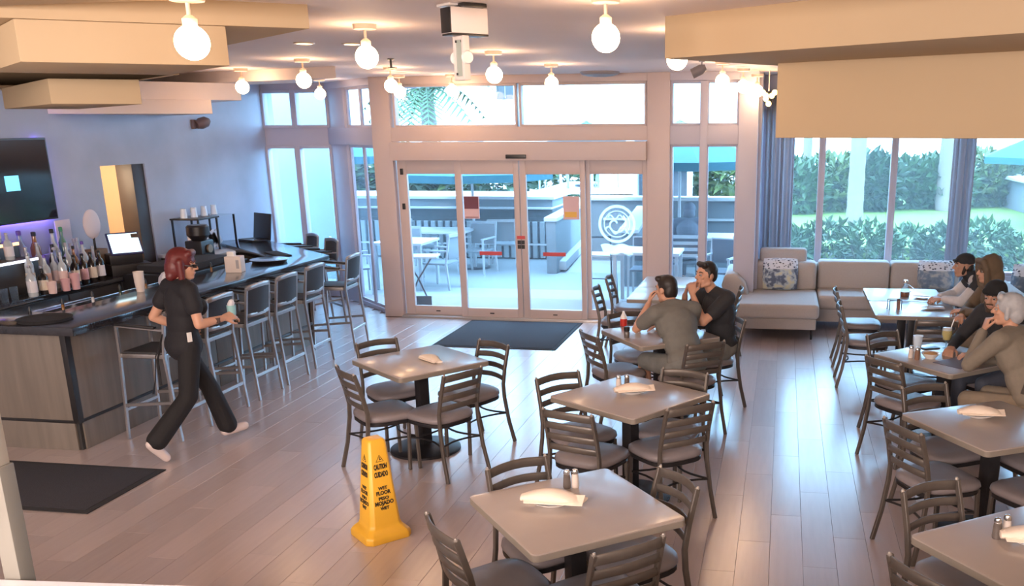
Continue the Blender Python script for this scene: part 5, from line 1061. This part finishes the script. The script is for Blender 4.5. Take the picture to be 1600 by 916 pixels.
# terrace behind: slatted fence, capped wall
t = thing('slat_fence', 'white and slate slat fence at the back of the patio', 'fence', (-6.2, 18.2, -.02))
MB().bx(-3.2, 1.62, .03, .07, 0, .74).build('backing', DARKPAINT, t, smooth=0)
sm = MB().bx(-.045, .045, -.02, .03, .03, .74).mesh('slat', mat('pale_slat', (0.32, 0.352, 0.376), .6, noise=(6, .06)), bevel=.004, seg=1, smooth=0)
for k in range(32):
    o = bpy.data.objects.new('slat', sm); COL.objects.link(o); o.parent = t; o.location = (-3.12+.15*k, 0, 0)
MB().bx(-3.2, 1.62, -.03, .03, .28, .31).build('rail', OUTWHITE, t, smooth=0)
t = thing('terrace_wall', 'raised terrace wall with white coping above the slat fence', 'wall', (-6.2, 18.9, 0))
MB().bx(-5.2, 1.7, -.55, .9, 0, .78).build('lower_band', DARKPAINT, t, smooth=0); MB().bx(-5.2, 1.7, -.60, .9, .95, .99).build('ledge', OUTWHITE, t, bevel=.008); MB().bx(-5.2, 1.7, -.52, .9, .78, .95).build('shadow_band', DARKPAINT, t, smooth=0); MB().bx(-5.2, 1.7, -.50, .9, .99, 1.14).build('face', BLUEGREY, t, smooth=0); MB().bx(-5.2, 1.75, -.56, .9, 1.14, 1.20).bx(.9, 2.6, .9, 4.5, 1.14, 1.20).build('coping', OUTWHITE, t, bevel=.01)  # the band under the ledge is a plain dark slate strip
# ramp walls
t = thing('ramp_wall', 'blue grey ramp side wall with a sloping pale kerb', 'wall', (-4.05, 16.4, -.02)); 
def yz(poly, x0, x1, name, m, par):
    mb = MB(); n = len(poly); vs = [(x0, y, z) for y, z in poly]+[(x1, y, z) for y, z in poly]; mb.add(vs, [tuple(range(n)), tuple(range(2*n-1, n-1, -1))]+[(i, n+i, n+(i+1) % n, (i+1) % n) for i in range(n)]); return mb.build(name, m, par, bevel=.006)
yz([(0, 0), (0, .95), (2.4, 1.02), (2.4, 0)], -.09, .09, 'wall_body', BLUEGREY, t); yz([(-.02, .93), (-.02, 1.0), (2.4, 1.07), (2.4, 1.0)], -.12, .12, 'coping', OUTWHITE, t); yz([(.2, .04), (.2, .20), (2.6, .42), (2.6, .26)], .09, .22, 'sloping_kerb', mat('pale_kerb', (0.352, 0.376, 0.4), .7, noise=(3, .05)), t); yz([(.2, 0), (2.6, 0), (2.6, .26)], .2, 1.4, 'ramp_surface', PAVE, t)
t = thing('planter_wall', 'planter wall with bright coping right of the ramp', 'wall', (-3.1, 17.6, -.02)); MB().bx(-.55, 3.0, -.1, .1, 0, 1.22).build('wall_body', BLUEGREY, t, smooth=0); MB().bx(-.6, 3.0, -.16, .16, 1.22, 1.29).build('coping', OUTWHITE, t, bevel=.01); MB().bx(-.2, 3.0, -.14, -.1, .86, .90).build('lower_ledge', OUTWHITE, t, smooth=0)
t = thing('stair_wall', 'short wall with a steep bright coping behind the patio bar table', 'wall', (-2.45, 15.2, -.02)); yz([(0, 0), (0, .88), (1.9, 1.10), (1.9, 0)], -.12, .12, 'wall_body', BLUEGREY, t); yz([(-.04, .88), (-.04, .94), (1.9, 1.16), (1.9, 1.10)], -.16, .16, 'coping', OUTWHITE, t)
t = thing('garden_cabinet', 'white shelving frame standing behind the planter wall', 'shelf', (-2.55, 19.6, 0)); m = MB(); frame_rect(m, -.5, .7, .9, 2.2, .09, -.15, .15); m.bx(-.1, 0, -.15, .15, .95, 2.15); m.bx(0, .65, -.15, .15, 1.75, 1.82); m.build('frame', OUTWHITE, t, bevel=.006); MB().bx(-.45, .65, .1, .14, .95, 2.1).build('back_board', DARKPAINT, t, smooth=0)
for x in (-.45, .65): MB().bx(x-.04, x+.04, -.1, .1, 0, .95).build('leg', OUTWHITE, t, smooth=0)

# patio chairs and tables
PW = mat('patio_white_metal', (0.416, 0.448, 0.48), .4, noise=(8, .05)); PD = mat('patio_dark_metal', (.05, .055, .07), .5, noise=(8, .1)); PSL = mat('patio_dark_sling', (.10, .11, .14), .7, noise=(30, .1))
def make_pchair(body, sling, slats):
    t = thing('patio_chair', '', 'chair')
    for s in (-1, 1):
        MB().sweep([(s*.26, -.27, 0), (s*.25, -.22, .42), (s*.25, -.30, .88)], .03, .03, ref=(0, 1, 0)).build('back_leg', body, t); MB().sweep([(s*.26, .25, 0), (s*.25, .24, .62)], .03, .03, ref=(0, 1, 0)).build('front_leg', body, t); MB().bx(s*.25-.025, s*.25+.025, -.25, .27, .62, .645).build('arm', body, t)
    MB().bx(-.24, .24, -.23, .25, .40, .43).build('seat', sling, t, bevel=.006)
    if slats:
        for z in (.53, .63, .73, .83): MB().bx(-.24, .24, -.29-.04*(z-.53), -.265-.04*(z-.53), z, z+.05).build('slat', body, t)
        MB().bx(-.24, .24, -.262, -.255, .5, .86).build('back_sling', sling, t)
    else:
        MB().bx(-.24, .24, -.275, -.245, .50, .86).build('backrest', sling, t, bevel=.006); MB().bx(-.26, .26, -.315, -.285, .85, .90).build('top_rail', body, t)
    return t
PC = make_pchair(PW, mat('patio_pale_sling', (0.225, 0.247, 0.27), .7, noise=(30, .08)), False); PC2 = make_pchair(PW, PSL, True); u1, u2 = [], []
for k, (x, y, a, z, lab) in enumerate(((-5.42, 16.35, 170, -.02, 'white patio armchair seen through the second door pane'), (-5.50, 14.75, 80, -.02, 'white patio armchair beside the outdoor table in the first door pane'), (-6.35, 15.35, 200, -.02, 'white patio chair behind the near outdoor table at the left'), (-6.55, 16.8, -80, -.02, 'white patio chair left of the farther outdoor table'), (-6.7, 14.0, -60, -.02, 'pale patio chair seen through the angled light'), (-5.2, 17.3, 10, -.02, 'pale patio chair near the slat fence'), (-5.0, 20.6, 90, 1.20, 'white chair up on the raised terrace'), (-3.9, 20.9, -90, 1.20, 'second white chair up on the raised terrace'))):
    o = place(PC, u1, (x, y, z), math.radians(a), lab, 'patio chairs'); u1.append(o)
for k, (x, y, a, lab) in enumerate(((-2.05, 14.45, 180, 'dark slatted patio chair behind the outdoor table in the right pane'), (-1.50, 15.25, 0, 'white framed dark patio chair under the hooded person outside'), (-.92, 14.35, 160, 'striped slatted patio chair at the right edge of the sidelight'))):
    o = place(PC2, u2, (x, y, -.02), math.radians(a), lab, 'slatted patio chairs'); u2.append(o)
def ptable(label, x, y, z0, sx, sy, h, top=OUTWHITE):
    t = thing('patio_table', label, 'table', (x, y, z0)); MB().box((0, 0, h-.02), (sx, sy, .04)).build('tabletop', top, t, bevel=.006)
    for a in (-1, 1):
        for b in (-1, 1): MB().box((a*(sx/2-.05), b*(sy/2-.05), (h-.04)/2), (.05, .05, h-.04)).build('leg', PW, t)
ptable('white patio table near the left door pane', -6.1, 14.75, -.02, .85, .85, .77); ptable('long white patio table farther left outside', -6.1, 16.4, -.02, 1.1, .8, .77); ptable('bright white patio table in the right door pane', -2.05, 13.75, -.02, .75, .75, .80); ptable('white patio table at the hooded person\'s left', -1.75, 14.15, -.02, .55, .7, .74); ptable('white patio table in front of the hooded person', -1.25, 15.95, -.02, .9, .8, .77); ptable('white table up on the raised terrace', -4.45, 20.8, 1.20, .8, .8, .74)
t = thing('patio_stool', 'thin white patio bar chair left of the bright outdoor table', 'stool', (-2.68, 13.9, -.02))
for a in (-1, 1):
    for b in (-1, 1): MB().tube([(a*.22, b*.22, 0), (a*.19, b*.19, .72 if b > 0 else 1.0)], .014, 6).build('leg', PD, t)
MB().box((0, 0, .70), (.42, .42, .03)).build('seat', OUTWHITE, t, bevel=.006); MB().tube([(-.19, -.19, .98), (.19, -.19, .98)], .014, 6).build('back_rail', PD, t); MB().tube([(-.2, .2, .3), (.2, .2, .3)], .01, 6).build('rung', PD, t)
t = thing('tray_stand', 'brown folding tray stand just outside the left door pane', 'stand', (-5.22, 13.0, -.02), .2)
for s in (-1, 1): MB().sweep([(s*.20, -.12, 0), (0, s*.01, .42), (-s*.20, .12, .74)], .022, .018, ref=(0, 1, 0)).build('crossed_leg', mat('brown_wood', (.07, .04, .04), .5, noise=(8, .15)), t)
MB().box((0, 0, .755), (.62, .38, .025)).build('tray', OUTWHITE, t, bevel=.006); MB().box((0, -.16, .12), (.40, .02, .15)).build('strap_board', mat('brown_wood', (.07, .04, .04)), t)

# umbrellas
TURQ = mat('turquoise_canvas', (.004, .085, .115), .7, noise=(5, .06))
def umbrella(label, x, y, z0, rim, peak, r, rot=0):
    t = thing('patio_umbrella', label, 'umbrella', (x, y, z0)); n = 8
    vs = [(0, 0, peak)]; fs = []
    for k in range(n): a = 2*PI*k/n+rot; vs.append((r*math.cos(a), r*math.sin(a), rim))
    for k in range(n): a = 2*PI*k/n+rot; vs.append((r*math.cos(a), r*math.sin(a), rim-.13))
    for k in range(n): j = (k+1) % n; fs += [(0, 1+k, 1+j), (1+k, 1+n+k, 1+n+j, 1+j)]
    mb = MB(); mb.v = vs; mb.f = fs; o = mb.build('canopy', TURQ, t, smooth=0); md = o.modifiers.new('thick', 'SOLIDIFY'); md.thickness = .012
    MB().tube([(0, 0, .06), (0, 0, peak)], .025, 10).build('pole', PW, t); MB().lathe([(.28, 0), (.28, .04), (.05, .08)], 20).build('base', PD, t)
    for k in range(n): a = 2*PI*k/n+rot; MB().tube([(0, 0, peak-.05), (.97*r*math.cos(a), .97*r*math.sin(a), rim-.02)], .008, 5).build('rib', PW, t)
    MB().sph((0, 0, peak+.02), .04, 8, 6).build('finial', PW, t)
umbrella('turquoise umbrella over the hooded person outside the right sidelight', -1.75, 16.3, -.02, 2.00, 2.65, 1.5, .3)
umbrella('turquoise umbrella outside the angled left light', -8.5, 17.3, -.02, 2.05, 2.6, 1.25, .2)
umbrella('turquoise umbrella behind the left door panes near the slat fence', -5.65, 16.95, -.02, 1.76, 2.4, 1.5, .1)
umbrella('turquoise umbrella beyond the garden at the far right', 5.4, 21.0, .35, 1.52, 2.1, 1.4, .2)
umbrella('small turquoise umbrella on the raised terrace', -4.45, 21.6, 1.20, 1.0, 1.45, .9, .2)

# garden: lawn, shrubs, hedge, palms
struct(MB().bx(-.42, -.2, 13.5, 24, -.1, .42), 'trim_5', BLUEGREY, smooth=0)
lawn = MB(); lawn.bx(-.2, 14, 17.5, 40, .0, .40); o = lawn.build('lawn', mat('lawn_green', (.12, .20, .03), .9, noise=(2.5, .25)), smooth=0); o['kind'] = 'structure'
o = MB().bx(-.2, 14, 13.5, 17.5, .0, .15).build('garden_bed', mat('bed_soil', (.10, .07, .05), .95, noise=(5, .3)), smooth=0); o['kind'] = 'structure'
LG = [mat('leaf_green_%d' % k, c, .42, noise=(4, .4)) for k, c in enumerate(((.045, .09, .03), (.05, .12, .032), (.032, .06, .026), (.085, .12, .033)))]
def foliage(n, rx, ry, rz, ls, seed, wide=.42):
    rnd = random.Random(seed); mb = MB()
    for i in range(n):
        while True:
            p = V((rnd.uniform(-1, 1), rnd.uniform(-1, 1), rnd.uniform(-1, 1)))
            if .25 < p.length < 1: break
        p = p*(1/p.length)**.45
        c = V((p.x*rx, p.y*ry, p.z*rz)); l = ls*rnd.uniform(.6, 1.2)
        d = (p+V((rnd.uniform(-1, 1), rnd.uniform(-1, 1), rnd.uniform(-.6, .9)))).normalized(); s = d.orthogonal().normalized(); s = Quaternion(d, rnd.uniform(0, 6.3)) @ s; q = d.cross(s)
        a = c; b = c+d*l*.5+s*l*wide*.5+q*l*.06; e = c+d*l-q*l*.18; g = c+d*l*.5-s*l*wide*.5+q*l*.06; m = c+d*l*.5-q*l*.05
        k = len(mb.v); mb.v += [tuple(a), tuple(b), tuple(e), tuple(g), tuple(m)]; mb.f += [(k, k+1, k+4), (k+1, k+2, k+4), (k+2, k+3, k+4), (k+3, k, k+4)]
    return mb
FM = {}
def shrub(name, label, x, y, z, rx, ry, rz, n, ls, mi, seed, group):
    t = thing(name, label, 'shrub', (x, y, z), 0, group)
    key = (rx, ry, rz, n, ls, mi, seed)
    if key not in FM: FM[key] = foliage(n, rx, ry, rz, ls, seed).mesh('foliage', LG[mi], smooth=0)
    o = bpy.data.objects.new('foliage', FM[key]); COL.objects.link(o); o.parent = t; o.location = (0, 0, rz*.95); o['kind'] = 'stuff'
    m = MB()
    for k in range(3): m.tube([(.05*(k-1), 0, 0), (rx*.5*(k-1), .05, rz*1.2)], [.02, .008], 5)
    m.build('stem', mat('bark', (.12, .08, .06), .9, noise=(8, .2)), t)
    return t
for k in range(9):
    shrub('low_shrub', ['low leafy shrub at the start of the row under the garden window', 'second low shrub of the window row', 'third low shrub of the window row', 'low shrub in front of the palm trunk', 'fifth low shrub of the window row', 'low shrub before the window curtain', 'low shrub just right of the window curtain', 'low shrub behind the hooded diner', 'last low shrub of the window row'][k], .1+.62*k, 15.4+.5*(k % 2), .12, .52, .55, .40+.04*(k % 3), 620, .17, [1, 0, 1][k % 3], k % 3, 'low shrubs under the garden window')
for k in range(11):
    shrub('hedge_shrub', 'big hedge shrub number %s of the garden hedge' % ['one', 'two', 'three', 'four', 'five', 'six', 'seven', 'eight', 'nine', 'ten', 'eleven'][k], .2+.95*k, 24.2+.42*k+.3*(k % 2), .38, .85, .7, .64+.05*(k % 3), 950, .30, [0, 3, 2, 0][k % 4], 10+k % 4, 'garden hedge shrubs')
for k in range(8):
    shrub('terrace_shrub', 'dark broad leaved shrub %s behind the raised terrace wall' % ['farthest to the bar side', 'second from the bar side', 'third from the bar side', 'above the fence slats', 'behind the terrace table', 'beside the white shelving', 'behind the white shelving', 'behind the sidelight umbrella'][k], -10.3+.92*k if k < 6 else -10.0+1.25*k, 20.9+.3*(k % 2) if k < 5 else 24.2, 1.0 if k < 5 else .9, .85, .5, .42+.05*(k % 2), 380, .40, [2, 0, 2, 3][k % 4], 20+k % 3, 'dark terrace shrubs')
def palm(label, x, y, z, h, r, fr_n, fl, seed, lean=0.0, crown=True):
    t = thing('palm_tree', label, 'palm', (x, y, z)); rnd = random.Random(seed)
    n = 26; MB().tube([(lean*(k/n)**1.5, .04*math.sin(k*.5), h*k/n) for k in range(n+1)], [r*(1.25-.35*k/n)*(1.05 if k % 2 else .98) for k in range(n+1)], 12).build('trunk', mat('palm_bark', (0.20, 0.165, 0.14), .85, noise=(6, .15), bump=(14, .5)), t, smooth=70)
    if crown:
        for k in range(fr_n):
            a = 2*PI*k/fr_n+rnd.uniform(-.2, .2); el = rnd.uniform(-.2, 1.0); mb = MB(); P = []
            for i in range(9):
                s = i/8; rr = fl*s*math.cos(el*.6); P.append(V((lean+rr*math.cos(a), rr*math.sin(a), h+fl*(s*math.sin(el)-.75*s*s))))
            mb.tube(P, [.018*(1-.8*i/8) for i in range(9)], 5)
            for i in range(1, 9):
                d = (P[i]-P[i-1]).normalized(); sd = d.cross(V((0, 0, 1))).normalized(); ll = fl*.34*math.sin(PI*min(.95, .15+i/9))
                for s in (-1, 1):
                    for o_ in (0, .5):
                        b = P[i-1].lerp(P[i], o_); e = b+sd*s*ll+d*ll*.5+V((0, 0, -.35*ll)); w_ = d*fl*.020
                        q = len(mb.v); mb.v += [tuple(b-w_), tuple(b+w_), tuple(e)]; mb.f.append((q, q+1, q+2))
            mb.build('frond', LG[0], t, smooth=0)
    return t
palm('pale palm trunk on the lawn in the middle of the garden window', 1.60, 22.0, .38, 5.2, .15, 9, 2.0, 3)
palm('thin distant palm trunk at the edge of the garden window', .62, 27.5, .38, 6.0, .11, 9, 2.0, 4)
palm('brownish palm trunk next to the narrow curtain', 4.02, 25.2, .38, 5.5, .17, 9, 2.0, 6)
palm('palm with drooping fronds showing through the left transom', -8.1, 21.4, 1.15, 2.25, .17, 15, 1.9, 5)
t = thing('garden_wall', 'pale garden wall with a wide cap at the far right of the lawn', 'wall', (6.0, 24, .38), .05); MB().bx(-.15, .15, -2.6, 5.5, 0, .75).build('wall_body', BLUEGREY, t, smooth=0); MB().bx(-.28, .28, -2.7, 5.6, .75, .84).build('cap', OUTWHITE, t, bevel=.01)
t = thing('garden_bench', 'white garden furniture beyond the pale garden wall', 'bench', (7.3, 26, .38))
for a in (-1, 1): MB().box((a*.7, 0, .35), (.08, .6, .7)).build('side_frame', OUTWHITE, t, bevel=.006)
MB().box((0, 0, .42), (1.4, .55, .06)).build('seat', OUTWHITE, t, bevel=.006); MB().box((0, .26, .8), (1.4, .06, .6)).build('back', OUTWHITE, t, bevel=.006); MB().box((0, -.9, .9), (1.2, .6, .06)).build('table_board', OUTWHITE, t, bevel=.006); MB().box((0, -.9, .45), (.1, .1, .9)).build('table_post', OUTWHITE, t)
t = thing('apartment_building', 'bright white building beyond the terrace with one grey window', 'building', (-12, 36, 0)); MB().bx(-14, 9, 0, 8, 0, 12).build('wall', mat('bright_white_render', (.88, .88, .88), .8, noise=(1, .02)), t, smooth=0)
f = MB(); frame_rect(f, 1.15, 1.80, 3.50, 4.06, .06, -.06, .02); wf = f.build('window', mat('grey_window_frame', (.05, .052, .055), .6, noise=(5, .05)), t); MB().bx(1.20, 1.46, -.03, 0, 3.55, 4.01).bx(1.49, 1.75, -.03, 0, 3.55, 4.01).build('pane', mat('grey_window', (.035, .037, .04), .3, noise=(4, .06)), wf, smooth=0)
